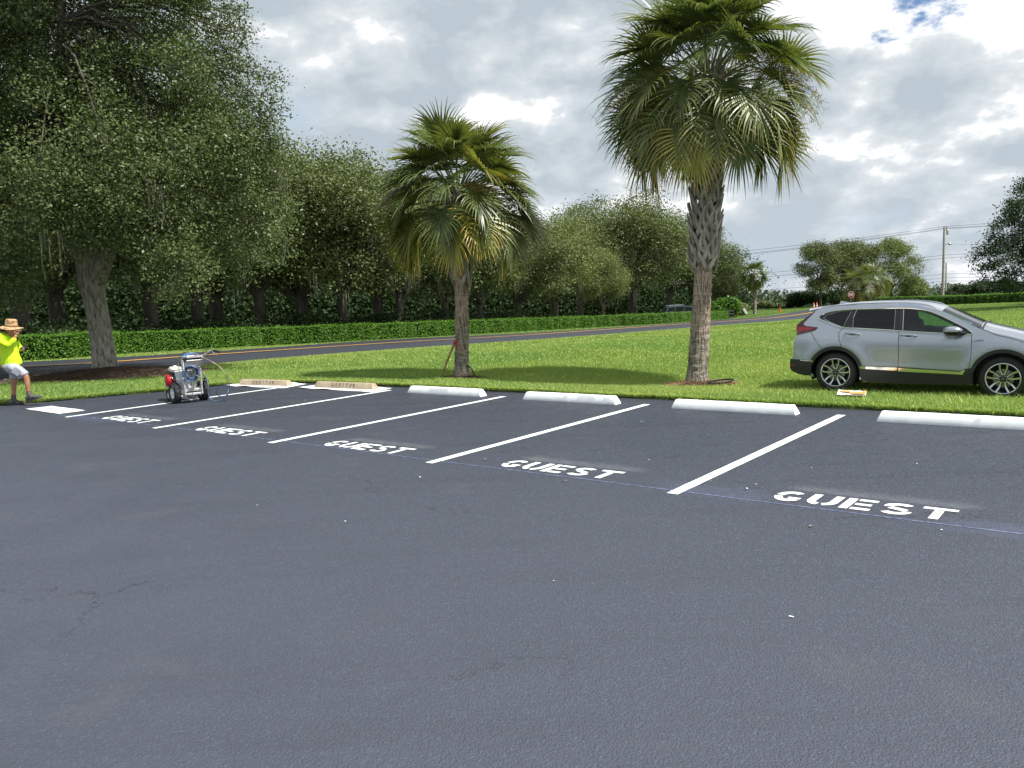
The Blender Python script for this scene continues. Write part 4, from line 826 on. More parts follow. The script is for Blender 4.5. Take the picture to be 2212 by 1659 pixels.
# stick leaning on the short palm
M_stick=nmat('weathered_stick',(.22,.15,.09),(.42,.27,.13),8,4,.8); M_red=mat('red_tape',(.55,.02,.03),.5)
sb=gnd(951,818); sb=onter(sb[0],sb[1]); stp=at(985,733,QY-.17); root=thing('wooden_pole','thin wooden stick tied with red tape, leaning on the short palm','stick',sb)
q=MB(); mid=sb*.45+stp*.55; q.tube([sb-np.array([0,0,.05]),sb*.7+stp*.3,mid,sb*.2+stp*.8,stp],[.020,.022,.024,.026,.026],8); q.build('shaft',M_stick,parent=root,off=sb)
q=MB(); dv=(stp-sb)/np.linalg.norm(stp-sb); q.tube([stp-dv*.11,stp-dv*.04],.031,8); tpos=p1+np.array([-.05,-.19,.62])
for a,b in ((at(984,738,QY-.2),at(988,762,QY-.19)),(at(991,745,QY-.22),at(998,757,QY-.22)),(at(998,757,QY-.22),at(1001,763,QY-.22)),(at(985,748,QY-.2),at(992,744,QY-.22))): q.tube([a,(a+b)/2+np.array([.01,-.01,0]),b],.007,5)
q.build('red_tape',M_red,parent=root,off=sb)

# far palms (crowns small in the picture)
def farpalm(px,pyb,pyc,Yd,Lb,label,seed,nf=26):
    p=at(px,pyb,Yd); b=onter(p[0],p[1]); b[2]=min(b[2],p[2]); a=at(px,pyc,Yd); palm(b,a,.26,.2,(a[2]-b[2])*.35,label,nf,Lb*.9,Lb,seed,nleaf=22,nb=34,bsize=1.3,elmin=-.95,segs=4,width=2.6,group='small far cabbage palms by the road junction',special=[(s,-1.0,.8) for s in (-2.5,-1.6,-.8,.2)])
farpalm(1630,680,590,122,1.35,'lone small palm standing left of the traffic cone across the road',12)
farpalm(1846,676,610,128,1.75,'far palm just right of the STOP sign, leftmost of its cluster',13)
farpalm(1876,672,608,124,1.9,'far palm in the middle of the cluster behind the silver car',14)
farpalm(1893,672,600,134,1.85,'far palm at the right of the cluster behind the silver car',15)

# junction trees
def ft(px,Yd,top,bot,halfw,lm,label,seed,nleaf,lsize,nl=24,lobe=.28,pyb=672,sig=.5,hollow=.3,tr=.22):
    p=at(px,pyb,Yd); b=onter(p[0],p[1]); t=at(px,top,Yd)[2]-b[2]; bo=at(px,bot,Yd)[2]-b[2]; w=halfw/1800*Yd
    return make_tree('leafy_tree',label,'tree',b,t,(w,w,(t-bo)/2),(t+bo)/2,nl,nleaf,lsize,seed,tr,.22,lm,M_barkd,(0,0),0,lobe,None,tw=20,sigma=sig,hollow=hollow)
ft(1772,140,512,650,44,M_leafB,'open branching tree left of the STOP sign, sky showing through',41,26000,.24,30,.24,sig=.42,hollow=.5)
ft(1842,146,505,640,60,M_leafB,'densest dark tree behind the STOP sign palms',42,44000,.26,36,.27)
ft(1925,150,512,655,66,M_leafC,'feathery pale tree right of the far palm cluster',43,30000,.24,40,.19,sig=.45,hollow=.6)
ft(1975,155,600,662,34,M_leafC,'low spreading pale bush-like tree beside the feathery tree',44,9000,.28,16,.26,sig=.45)
# big dark tree entering at the right edge
dk=at(2290,650,74); dkb=onter(dk[0],dk[1]); LB=[]
for x,y,rr in ((2105,558,.35),(2118,578,.40),(2112,535,.3),(2130,548,.55),(2125,600,.30),(2140,512,.45),(2150,495,.4),(2140,575,.6),(2150,535,.7),(2155,610,.40),(2162,478,.5),(2170,560,.7),(2165,590,.5),(2175,520,.8),(2172,620,.45),(2178,455,.5),(2190,440,.6),(2190,480,.8),(2200,415,.5),(2200,535,.9),(2195,585,.6),(2195,625,.4),(2212,450,.9),(2215,400,.7),(2218,500,1.),(2222,560,.8),(2225,610,.6),(2245,430,1.2),(2240,520,1.1),(2250,590,.9),(2270,380,1.),(2275,470,1.4),(2285,540,1.4),(2290,610,1.),(2320,420,1.6),(2340,500,1.8),(2340,580,1.4),(2400,460,2.),(2400,560,1.8)):
    p=at(x,y,74+ (x%7-3)*.8)-dkb; LB.append((p[0],p[1],p[2],rr))
make_tree('leafy_tree','big dark tree cut by the right edge, above the far hedge','tree',dkb,9,(1,1,1),5,0,52000,.20,51,.4,.3,M_leafD,M_barkd,lobes=LB,tw=20,sigma=.34,limbs=8)
# bushes
def bush(px,pyb,top,halfw,Yd,lm,label,seed,n=9000,size=.22,grp=None):
    r=np.random.default_rng(seed); p=at(px,pyb,Yd); b=onter(p[0],p[1]); h=at(px,top,Yd)[2]-b[2]; w=halfw/1800*Yd; root=thing('bush',label,'bush',b,0,grp)
    k=12; c=np.stack([r.uniform(-w*.8,w*.8,k),r.uniform(-w*.5,w*.5,k),h*r.uniform(.3,.68,k)],1); R=h*r.uniform(.25,.42,k); j=r.integers(0,k,n); d=r.normal(0,1,(n,3)); d/=np.linalg.norm(d,axis=1)[:,None]
    P=b+c[j]+d*(R[j]*r.uniform(.6,1.1,n))[:,None]*np.array([1.5,1.3,1]); P[:,2]=np.maximum(P[:,2],b[2]+.05); V,Fc=leaves(P,size,r,.3,.6,nrm=d); npmesh('foliage',V,Fc,lm,parent=root,off=b)
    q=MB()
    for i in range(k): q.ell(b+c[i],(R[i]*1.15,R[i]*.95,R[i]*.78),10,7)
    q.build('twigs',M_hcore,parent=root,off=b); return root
G='shrubs round the road junction'
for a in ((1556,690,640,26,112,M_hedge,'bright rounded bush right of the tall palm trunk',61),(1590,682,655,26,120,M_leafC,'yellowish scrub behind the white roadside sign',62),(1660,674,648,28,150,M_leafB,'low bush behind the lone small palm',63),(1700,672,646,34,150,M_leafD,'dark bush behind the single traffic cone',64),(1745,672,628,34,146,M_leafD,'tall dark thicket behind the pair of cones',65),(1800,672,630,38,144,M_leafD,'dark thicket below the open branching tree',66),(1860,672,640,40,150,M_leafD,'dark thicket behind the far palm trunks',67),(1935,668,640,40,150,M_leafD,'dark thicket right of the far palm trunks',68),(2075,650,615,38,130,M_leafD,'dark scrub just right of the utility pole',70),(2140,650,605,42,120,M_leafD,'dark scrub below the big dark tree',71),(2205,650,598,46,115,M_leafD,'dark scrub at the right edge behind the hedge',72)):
    bush(*a,n=8000,size=.26,grp=G)

# ------------------------------------------------------------ poles, wires, signs, cones, fence
M_wood=nmat('pole_wood',(.30,.27,.23),(.44,.40,.35),5,4,.85,stretch=(1,1,.1)); M_wire=mat('wire',(.02,.02,.022),.6)
def pole(pxb,pyb,pxt,pyt,Yd,r0,r1,name,label):
    b=at(pxb,pyb,Yd); t=at(pxt,pyt,Yd); b[2]=float(ter(b[0],b[1])); root=thing(name,label,'utility pole',b,0,'poles carrying wires beyond the far hedge'); q=MB(); q.tube([b-np.array([0,0,.5]),(b+t)/2,t],[r0,(r0+r1)/2,r1],12); q.build('shaft',M_wood,parent=root,off=b); return root,b,t
root,b,t=pole(2036,646,2040,490,112,.19,.13,'utility_pole','tall grey wooden utility pole behind the far hedge')
q=MB(); 
for dz in (-.15,-.45): q.tube([t+np.array([.14,0,dz]),t+np.array([.34,0,dz+.1])],.05,6); q.ell(t+np.array([.36,0,dz+.18]),(.10,.10,.14),8,6)
q.build('insulator',M_steel,parent=root,off=b); 
q=MB(); q.lathe([(.13,-.3),(.15,-.28),(.15,.3),(.1,.36)],12,Matrix.Translation(Vector(t+np.array([.42,0,-.75])))); q.build('transformer_can',M_steel,parent=root,off=b)
ar=at(2040,531,112); q=MB(); q.tube([ar,ar+np.array([.2,-.1,.25]),ar+np.array([.5,-.2,.3])],.03,6); q.ell(ar+np.array([.62,-.2,.22]),(.30,.18,.14),12,8); q.build('street_lamp',M_steel,parent=root,off=b)
root2,b2,t2=pole(2043,648,2044,567,190,.2,.15,'utility_pole','thinner farther pole just right of the tall utility pole')
def wire(pts,Y0,label,sag=.0,Y1=None,r=.022):
    Y1=Y1 or Y0; K=len(pts); P=[]
    xs_=[p[0] for p in pts]; Ys=[Y0+(Y1-Y0)*(x-xs_[0])/(xs_[-1]-xs_[0]) for x in xs_]
    a3=[at(p[0],p[1],y) for p,y in zip(pts,Ys)]
    for i in range(K-1):
        L=np.linalg.norm(a3[i+1]-a3[i])
        for k in range(12):
            s=k/12; P.append(a3[i]*(1-s)+a3[i+1]*s-np.array([0,0,sag*L*4*s*(1-s)]))
    P.append(a3[-1]); q=MB(); q.tube(P,r,5); o=q.build('power_line',M_wire,off=a3[0]); tag(o,label,'wire','power lines strung past the utility poles')
wire([(1250,560),(1620,541),(2040,489),(2400,459)],112,'topmost wire running over the utility pole top',.006)
wire([(1250,566),(1620,547),(2040,492.5),(2400,467)],112.4,'second wire from the top, just under the topmost one',.006)
wire([(1250,572),(1620,549.5),(2040,494),(2400,469)],112.8,'third wire from the top, nearly touching the second',.006)
wire([(1400,612),(1650,590),(2040,551),(2400,525)],111.6,'middle wire crossing behind the open branching tree',.004)
wire([(1400,618),(1650,598.5),(2040,557.5),(2400,530)],111.5,'middle wire just below the other middle one',.004)
wire([(2040,527),(2400,527)],112,'thin wire leaving the lamp arm towards the big dark tree',.004,r=.016)
wire([(1500,652),(1650,627),(2043,592),(2400,580)],190,'upper of the low wires held by the thinner pole',.002,r=.03)
wire([(1500,660),(1650,636),(2043,600),(2400,592)],190,'middle of the low wires held by the thinner pole',.002,r=.03)
wire([(1500,666),(1650,641.5),(2043,607),(2400,604)],190,'lowest wire held by the thinner pole',.002,r=.03)
# stop sign
M_signred=mat('sign_red',(.28,.012,.018),.45); M_signw=mat('sign_white',(.65,.65,.62),.5)
c=at(1838.5,636.5,100); sb_=onter(c[0],c[1]); root=thing('stop_sign','red octagonal STOP sign in front of the far palm cluster','sign',sb_)
q=MB(); q.box((sb_+c)/2+np.array([0,.05,0]),(.06,.04,c[2]-sb_[2]+.7)); q.build('post',M_steel,parent=root,off=sb_,smooth=False)
MY=Matrix.Translation(Vector(c))@Matrix.Rotation(R_(90),4,'X'); oc=lambda R,: [(R*math.cos(R_(22.5+45*k)),R*math.sin(R_(22.5+45*k))) for k in range(8)]
q=MB(); q.poly(oc(.41),-.012,.0,MY,0); q.poly(oc(.375),.0,.006,MY,1); q.build('panel',[M_signw,M_signred],parent=root,off=sb_,smooth=False)
q=MB(); word(q,'STOP'.replace('P','R')[:3],.27,.155,lambda x,y: MY@Vector((x-.31,y-.135,.010)),.78)
stroke(q,[(.20,-.135),(.20,.135)],.045,lambda x,y: MY@Vector((x-.045,y,.010))); stroke(q,[(.20,.115)]+[(.24+.055*math.cos(R_(a)),.06+.055*math.sin(R_(a))) for a in range(90,-91,-20)]+[(.20,.005)],.04,lambda x,y: MY@Vector((x-.045,y,.010)))
q.build('stop_lettering',M_signw,parent=root,off=sb_,smooth=False)
# tilted white sign
c=at(1610,672,112); g_=onter(c[0]+.1,c[1]); root=thing('roadside_sign','small white sign tilted over beside the lone small palm','sign',g_)
q=MB(); Mt=Matrix.Translation(Vector(c))@Matrix.Rotation(R_(24),4,'Y')@Matrix.Rotation(R_(0),4,'Z')
M3=Matrix.Rotation(R_(-32),4,'Y'); q.box(c,(.35,.03,.85),M3,0); q.build('panel',M_signw,parent=root,off=g_,smooth=False)
q=MB(); q.tube([c+np.array([.2,.03,-.38]),g_+np.array([.35,.03,-.05])],.02,6); q.tube([c+np.array([.05,.03,-.38]),g_+np.array([.15,.03,-.05])],.02,6); q.build('post',M_steel,parent=root,off=g_)
# cones
M_or=mat('cone_orange',(.75,.10,.02),.5); 
def cone(px,pyb,h,Yd,label):
    p=at(px,pyb,Yd); b=np.array([p[0],p[1],max(min(p[2],float(ter(p[0],p[1]))+.35),float(ter(p[0],p[1]))+.02)]); root=thing('traffic_cone',label,'traffic cone',b,0,'orange cones at the road crest')
    q=MB(); q.box(b+np.array([0,0,.02]),(.36*h/.7,.36*h/.7,.04)); q.build('base',M_or,parent=root,off=b,smooth=False)
    T=Matrix.Translation(Vector(b)); q=MB(); q.lathe([(.14*h/.7,.04),(.03,h)],14,T); q.build('shell',M_or,parent=root,off=b)
    q=MB(); q.lathe([(.105*h/.7,h*.35),(.082*h/.7,h*.52)],14,T); q.lathe([(.07*h/.7,h*.62),(.055*h/.7,h*.74)],14,T); q.build('reflective_collar',M_signw,parent=root,off=b)
cone(1685,674.5,.75,122,'single orange cone at the road edge right of the lone palm')
cone(1758,672.5,1.0,126,'orange cone above the car spoiler, the left one of the pair')
cone(1764.5,672.5,1.0,126,'orange cone above the car spoiler, the right one of the pair')
# rails by the hedge end and the pasture fence
M_fence=nmat('dark_fence_wood',(.012,.012,.013),(.04,.04,.042),8,3,.8)
def fence(P,h,name,label,cat,posts,rails=(.35,.7,1.05),rw=.13):
    P=[np.array(p,float) for p in P]; b=onter(P[0][0],P[0][1]); root=thing(name,label,cat,b)
    for i in range(len(P)-1):
        L=np.linalg.norm(P[i+1]-P[i]); n=max(1,int(L/posts))
        for k in range(n):
            a=P[i]+(P[i+1]-P[i])*k/n; c=P[i]+(P[i+1]-P[i])*(k+1)/n; A=onter(*a); B=onter(*c); q=MB(); q.box(A+np.array([0,0,h/2]),(.13,.13,h+.1)); q.build('post',M_fence,parent=root,off=b,smooth=False)
            q=MB(); dirv=(B-A); rot=Vector(dirv).to_track_quat('X','Z').to_matrix().to_4x4()
            for z in rails: q.box((A+B)/2+np.array([0,0,z]),(np.linalg.norm(dirv),.04,rw),rot)
            q.build('rails',M_fence,parent=root,off=b,smooth=False)
    return root
e1=gnd(1563,689)[:2]
fence([(e1[0]+.35,e1[1]-.9),(e1[0]+1.4,e1[1]+.2)],1.25,'timber_gate','short black timber gate section at the end of the long hedge','gate',1.4,rails=(.2,.6,1.0),rw=.2)
fence([(-34,58),(-22,60),(-10,68),(-2,80),(4,96)],1.35,'paddock_fence','long dark rail fence in the shade behind the oak row','fence',3.2)
# rounded stones along the near road edge at the left
M_stone=nmat('tan_stone',(.22,.17,.11),(.42,.34,.24),4,5,.85,bump=.4)
for i,(zx,zy) in enumerate(((0,745),(62,733),(122,722),(180,712),(262,703),(335,688),(418,677),(494,668),(583,658),(680,645),(746,641))):
    g_=gnd((zx/2.212)*.54,(zy/2.212+1200+4)*.54); b=onter(g_[0],g_[1]); r=random.Random(i); q=MB(); q.ell(b+np.array([0,0,.03]),(r.uniform(.13,.19),.12,r.uniform(.07,.11)),14,9,Matrix.Rotation(r.uniform(-.5,.5),4,'Z'))
    q.v=[(x+r.uniform(-.008,.008),y+r.uniform(-.008,.008),z+r.uniform(-.008,.008)) for x,y,z in q.v]
    o=q.build('edging_stone',M_stone,off=b,ang=180); tag(o,['leftmost tan edging stone behind the worker','rounded tan stone seen behind the worker rear leg','rounded tan stone between the worker legs','tan edging stone just right of the worker front leg','largest tan edging stone, right of the worker','tan edging stone right of the largest one','tan edging stone midway between worker and leaning oak','tan edging stone third from the leaning oak end','tan edging stone second from the leaning oak end','small tan edging stone nearly lost in grass near the oak','smallest tan edging stone at the leaning oak end'][i],'stone','stones edging the road at the left')
# scrap of card in the grass by the car
cc=[gnd(x,y) for x,y in ((1807,865.5),(1870,866.5),(1872,857),(1812,853))]; 
sheet('cardboard_scrap',[Vector(c_)+Vector((0,0,.085)) for c_ in cc],M_stopw,'white and orange painted cardboard scrap lying in grass below the car','cardboard',.012,6)
ms=MB(); M_orp=mat('orange_paint',(.72,.33,.08),.7); C4=[Vector(c_)+Vector((0,0,.112)) for c_ in cc]
def bl(s,t): return (C4[0]*(1-s)+C4[1]*s)*(1-t)+(C4[3]*(1-s)+C4[2]*s)*t
ms.add([bl(.03,.60),bl(.38,.72),bl(.5,.45),bl(.85,.5),bl(.93,.95),bl(.99,.93),bl(.99,.06),bl(.5,.04),bl(.48,.30),bl(.1,.45)],[(0,1,2,8,9),(2,3,6,7,8),(3,4,5,6)]); par=[o for o in scn.objects if o.name.startswith('cardboard_scrap')][0]; ms.build('orange_patch',M_orp,parent=par,off=par.location,smooth=False)

# ------------------------------------------------------------ silver car
def paint(name,c,rough=.28,metal=.85,coat=1.):
    m=mat(name,c,rough,metal); b=m.node_tree.nodes['Principled BSDF']; b.inputs['Coat Weight'].default_value=coat; b.inputs['Coat Roughness'].default_value=.04; return m
M_silver=paint('silver_paint',(.35,.38,.43),.27,.65); M_clad=mat('cladding',(.018,.019,.021),.5); M_gloss=mat('gloss_black',(.012,.012,.013),.12)
M_gF=glassmat('side_glass',(.42,.62,.55),1.5); M_gR=glassmat('privacy_glass',(.03,.03,.035),1.45); M_ws=glassmat('windshield_glass',(.62,.74,.70),1.55)
M_tail=mat('tail_red',(.20,.003,.008),.12,0,.8); M_taild=mat('tail_dark',(.035,.0015,.004),.1,0,.8); M_alloy=mat('machined_alloy',(.62,.63,.64),.25,.9); M_alloyd=mat('dark_alloy',(.05,.052,.056),.35,.6); M_int=mat('interior',(.035,.038,.045),.8); M_disc=mat('brake_disc',(.25,.25,.25),.4,.9)
ORG=Vector((6.44296,15.93227,-.28163)); EX=Vector((.81905,-.57341,-.01906)).normalized(); EZ=(Vector((0,0,1))-EX*EX.z).normalized(); EY=EZ.cross(EX)
def ssf(a,b,x):
    t=max(0,min(1,(x-a)/(b-a))); return t*t*(3-2*t)
def CW(x,z):
    w=.925-.035*ssf(.5,.2,z)-.03*ssf(.85,1.06,z)
    w-=.27*max(0,(z-1.03)/.6)**1.15
    w-=.16*max(0,(x-2.75)/.8)**2+.12*max(0,(-.45-x)/.6)**2
    # shoulder crease and wheel-arch swell
    w+=.012*math.exp(-((z-.97)/.05)**2)-.008*math.exp(-((z-.62)/.16)**2)*ssf(.45,.8,x)*(1-ssf(1.9,2.2,x))
    for cx in (0,2.66):
        d=math.hypot(x-cx,z-.365); w+=.016*math.exp(-((d-.52)/.10)**2)
    return w
def dens(P,step=.08,closed=True):
    o=[]; n=len(P)
    for i in range(n if closed else n-1):
        a,b=P[i],P[(i+1)%n]; k=max(1,int(math.dist(a,b)/step))
        for j in range(k): o.append((a[0]+(b[0]-a[0])*j/k,a[1]+(b[1]-a[1])*j/k))
    if not closed: o.append(P[-1])
    return o
def smoothpoly(P,it=2):
    for _ in range(it):
        n=len(P); P=[q for i in range(n) for q in ((P[i][0]*.75+P[(i+1)%n][0]*.25,P[i][1]*.75+P[(i+1)%n][1]*.25),(P[i][0]*.25+P[(i+1)%n][0]*.75,P[i][1]*.25+P[(i+1)%n][1]*.75))]
    return P
def pip(p,P):
    r=False;n=len(P)
    for i in range(n):
        a,b=P[i],P[(i+1)%n]
        if (a[1]>p[1])!=(b[1]>p[1]) and p[0]<(b[0]-a[0])*(p[1]-a[1])/(b[1]-a[1])+a[0]: r=not r
    return r
def patch(q,outl,holes=(),off=0.,thick=0.,step=.06,side=-1,m=None,W=None):
    """fill outline (x,z) minus holes, laid on the body side, shifted outwards"""
    W=W or CW; loops=[dens(outl,step)]+[dens(h,step) for h in holes]; vs=[];ed=[];
    for lp in loops:
        o=len(vs); vs+=[Vector(p) for p in lp]; ed+=[(o+i,o+(i+1)%len(lp)) for i in range(len(lp))]
    xs_=[p[0] for p in outl]; zs_=[p[1] for p in outl]; x=min(xs_)+step/2
    from mathutils.geometry import delaunay_2d_cdt
    while x<max(xs_):
        z=min(zs_)+step/2
        while z<max(zs_):
            if pip((x,z),outl) and not any(pip((x,z),h) for h in holes) and min((x-p.x)**2+(z-p.y)**2 for p in vs[:sum(map(len,loops))])>(step*.45)**2: vs.append(Vector((x,z)))
            z+=step
        x+=step
    V,E_,Fc,_,_,_=delaunay_2d_cdt(vs,ed,[],0,1e-5)
    keepf=[]
    for f in Fc:
        cx=sum(V[i].x for i in f)/len(f); cz=sum(V[i].y for i in f)/len(f)
        if pip((cx,cz),outl) and not any(pip((cx,cz),h) for h in holes): keepf.append(tuple(f))
    P3=[(v.x,side*(W(v.x,v.y)+off),v.y) for v in V]
    ff=[]
    for f in keepf:
        a,b,c=[Vector(P3[i]) for i in f[:3]]; nrm=(b-a).cross(c-a); ff.append(f if nrm.y*side>0 else f[::-1])
    q.add(P3,ff,m)
    if thick:
        o=len(q.v); n0=len(loops[0]); ring=[P3[i] for i in range(n0)]; ins=[(p[0],p[1]-side*thick,p[2]) for p in ring]
        # skirt back into the body so the piece has thickness
        q.add(ring+ins,[(k,(k+1)%n0,n0+(k+1)%n0,n0+k) for k in range(n0)],m)
def circ(cx,cz,r,a0,a1,n=24): return [(cx+r*math.cos(R_(a0+(a1-a0)*k/n)),cz+r*math.sin(R_(a0+(a1-a0)*k/n))) for k in range(n+1)]
BOT=[(-.70,.33),(-.38,.27)]+[(-.40,.33)]+circ(0,.365,.435,184,-14,30)+[(.47,.25),(2.16,.25)]+circ(2.66,.365,.445,190,-18,30)+[(3.12,.22),(3.36,.24)]
TOPR=[(3.42,.36),(3.44,.52),(3.42,.70),(3.36,.82),(3.22,.92),(3.0,1.0),(2.75,1.065),(2.52,1.12),(2.40,1.15),(2.30,1.185)]   # front and bonnet edge
PIL=[(2.16,1.252),(2.0,1.33),(1.876,1.392),(1.78,1.44),(1.70,1.475)]
ROOF=[(1.6,1.508),(1.5,1.533),(1.4,1.553),(1.2,1.578),(1.0,1.592),(.6,1.598),(.3,1.59),(-.04,1.572),(-.24,1.548),(-.36,1.525)]
REAR=[(-.42,1.485),(-.47,1.43),(-.60,1.33),(-.725,1.225),(-.72,1.14),(-.70,1.055),(-.745,.97),(-.765,.88),(-.76,.73),(-.775,.62),(-.815,.585),(-.82,.42),(-.79,.37)]
OUT=BOT+TOPR+PIL+ROOF+REAR
WINO=[(-.347,1.356),(-.31,1.405),(-.24,1.438),(-.1,1.475),(.1,1.502),(.35,1.517),(.7,1.526),(1.03,1.53),(1.25,1.522),(1.44,1.49),(1.6,1.438),(1.787,1.351),(1.979,1.251),(2.10,1.182),(2.20,1.112),(2.185,1.088),(1.99,1.094),(1.76,1.103),(1.34,1.122),(1.04,1.137),(.66,1.160),(.114,1.183),(.0,1.212),(-.186,1.286),(-.31,1.328)]
def inset(P,d):
    n=len(P);o=[]
    for i in range(n):
        a,b,c=Vector(P[i-1]),Vector(P[i]),Vector(P[(i+1)%n]); t=(c-a).normalized(); o.append((b.x+t.y*d,b.y-t.x*d))
    return o
ar_=sum(WINO[i][0]*WINO[(i+1)%len(WINO)][1]-WINO[(i+1)%len(WINO)][0]*WINO[i][1] for i in range(len(WINO)))
sg_=1 if ar_<0 else -1
WINI=inset(WINO,.016*sg_)
QG=[(-.262,1.353),(-.20,1.408),(-.05,1.460),(.10,1.483),(.222,1.493),(.16,1.347),(.107,1.197),(.03,1.218),(-.131,1.281)]
RG=[(.305,1.500),(.62,1.512),(.955,1.514),(.968,1.153),(.62,1.168),(.275,1.184),(.262,1.36)]
FG=[(1.095,1.508),(1.254,1.499),(1.42,1.460),(1.598,1.388),(1.78,1.300),(1.945,1.222),(2.04,1.165),(2.10,1.112),(1.99,1.108),(1.753,1.119),(1.434,1.135),(1.112,1.148)]
car=thing('parked_car','silver crossover car parked on the grass at the right','car',ORG); car.rotation_euler=Matrix((EX,EY,EZ)).transposed().to_euler()
q=MB()
for sd in (-1,1): patch(q,OUT,[WINO],0,0,.05,sd)
# bridge across: bonnet, roof, rear, with crown
def bridge(q,pts,crown,n=14,m=None,W=None,bx=0.):
    pts=dens(pts,.05,False); rows=[]
    for (x,z) in pts:
        w=(W or CW)(x,z); c=crown(x,z) if callable(crown) else crown; row=[]
        for k in range(n+1):
            s=-1+2*k/n; e=1-abs(s)**2.6; row.append((x+(bx(x,z) if callable(bx) else bx)*e,s*w,z+c*e))
        rows.append(row)
    vs=[p for r in rows for p in r]; K=n+1
    q.add(vs,[(i*K+j,i*K+j+1,(i+1)*K+j+1,(i+1)*K+j) for i in range(len(rows)-1) for j in range(n)],m)
FBX=lambda x,z:.12*ssf(1.02,.80,z)*ssf(2.6,3.2,x); bridge(q,TOPR[4:]+[(2.30,1.185)],lambda x,z:.085,bx=FBX); bridge(q,TOPR[:5],lambda x,z:.085*ssf(.3,.85,z),bx=FBX); bridge(q,[(3.36,.24),(3.42,.36)],0,bx=.12)
bridge(q,[(1.70,1.475)]+ROOF,lambda x,z:.045-.020*ssf(.3,-.36,x)); bridge(q,[(-.36,1.525),(-.42,1.485)],lambda x,z:.025,bx=0)
bridge(q,REAR[3:],0,bx=-.10); bridge(q,[(-.42,1.485),(-.47,1.43)],.02,bx=-.03)
bridge(q,[(-.38,.27),(-.70,.33),(-.79,.37)],0); bridge(q,[(.47,.25),(2.16,.25)],0)
bo=q.build('body',M_silver,parent=car,ang=50)
q=MB(); bridge(q,[(2.33,1.182),(1.70,1.475)],.06); bpil=q.build('windshield',M_ws,parent=car)
q=MB(); bridge(q,[(-.47,1.43),(-.60,1.33),(-.725,1.225)],.02,bx=-.05); q.build('rear_window',M_gR,parent=car)
# gutters: wheel housings, floor pan, bumper underside
q=MB()
for cx in (0,2.66):
    for sd in (-1,1):
        rim=circ(cx,.365,.44,200,-20,20); a=[(x,sd*(CW(x,z)-.004),z) for x,z in rim]; b=[(x,sd*.50,z) for x,z in rim]; q.ribbon(a,b) ; q.add([(x,sd*.50,z) for x,z in rim],[tuple(range(len(rim)))])
q.box((1.33,0,.30),(1.75,1.5,.12)); q.box((-.62,0,.36),(.25,1.3,.16)); q.box((1.33,-.0,.23),(3.1,.5,.1))
q.build('underbody',M_clad,parent=car,smooth=False)
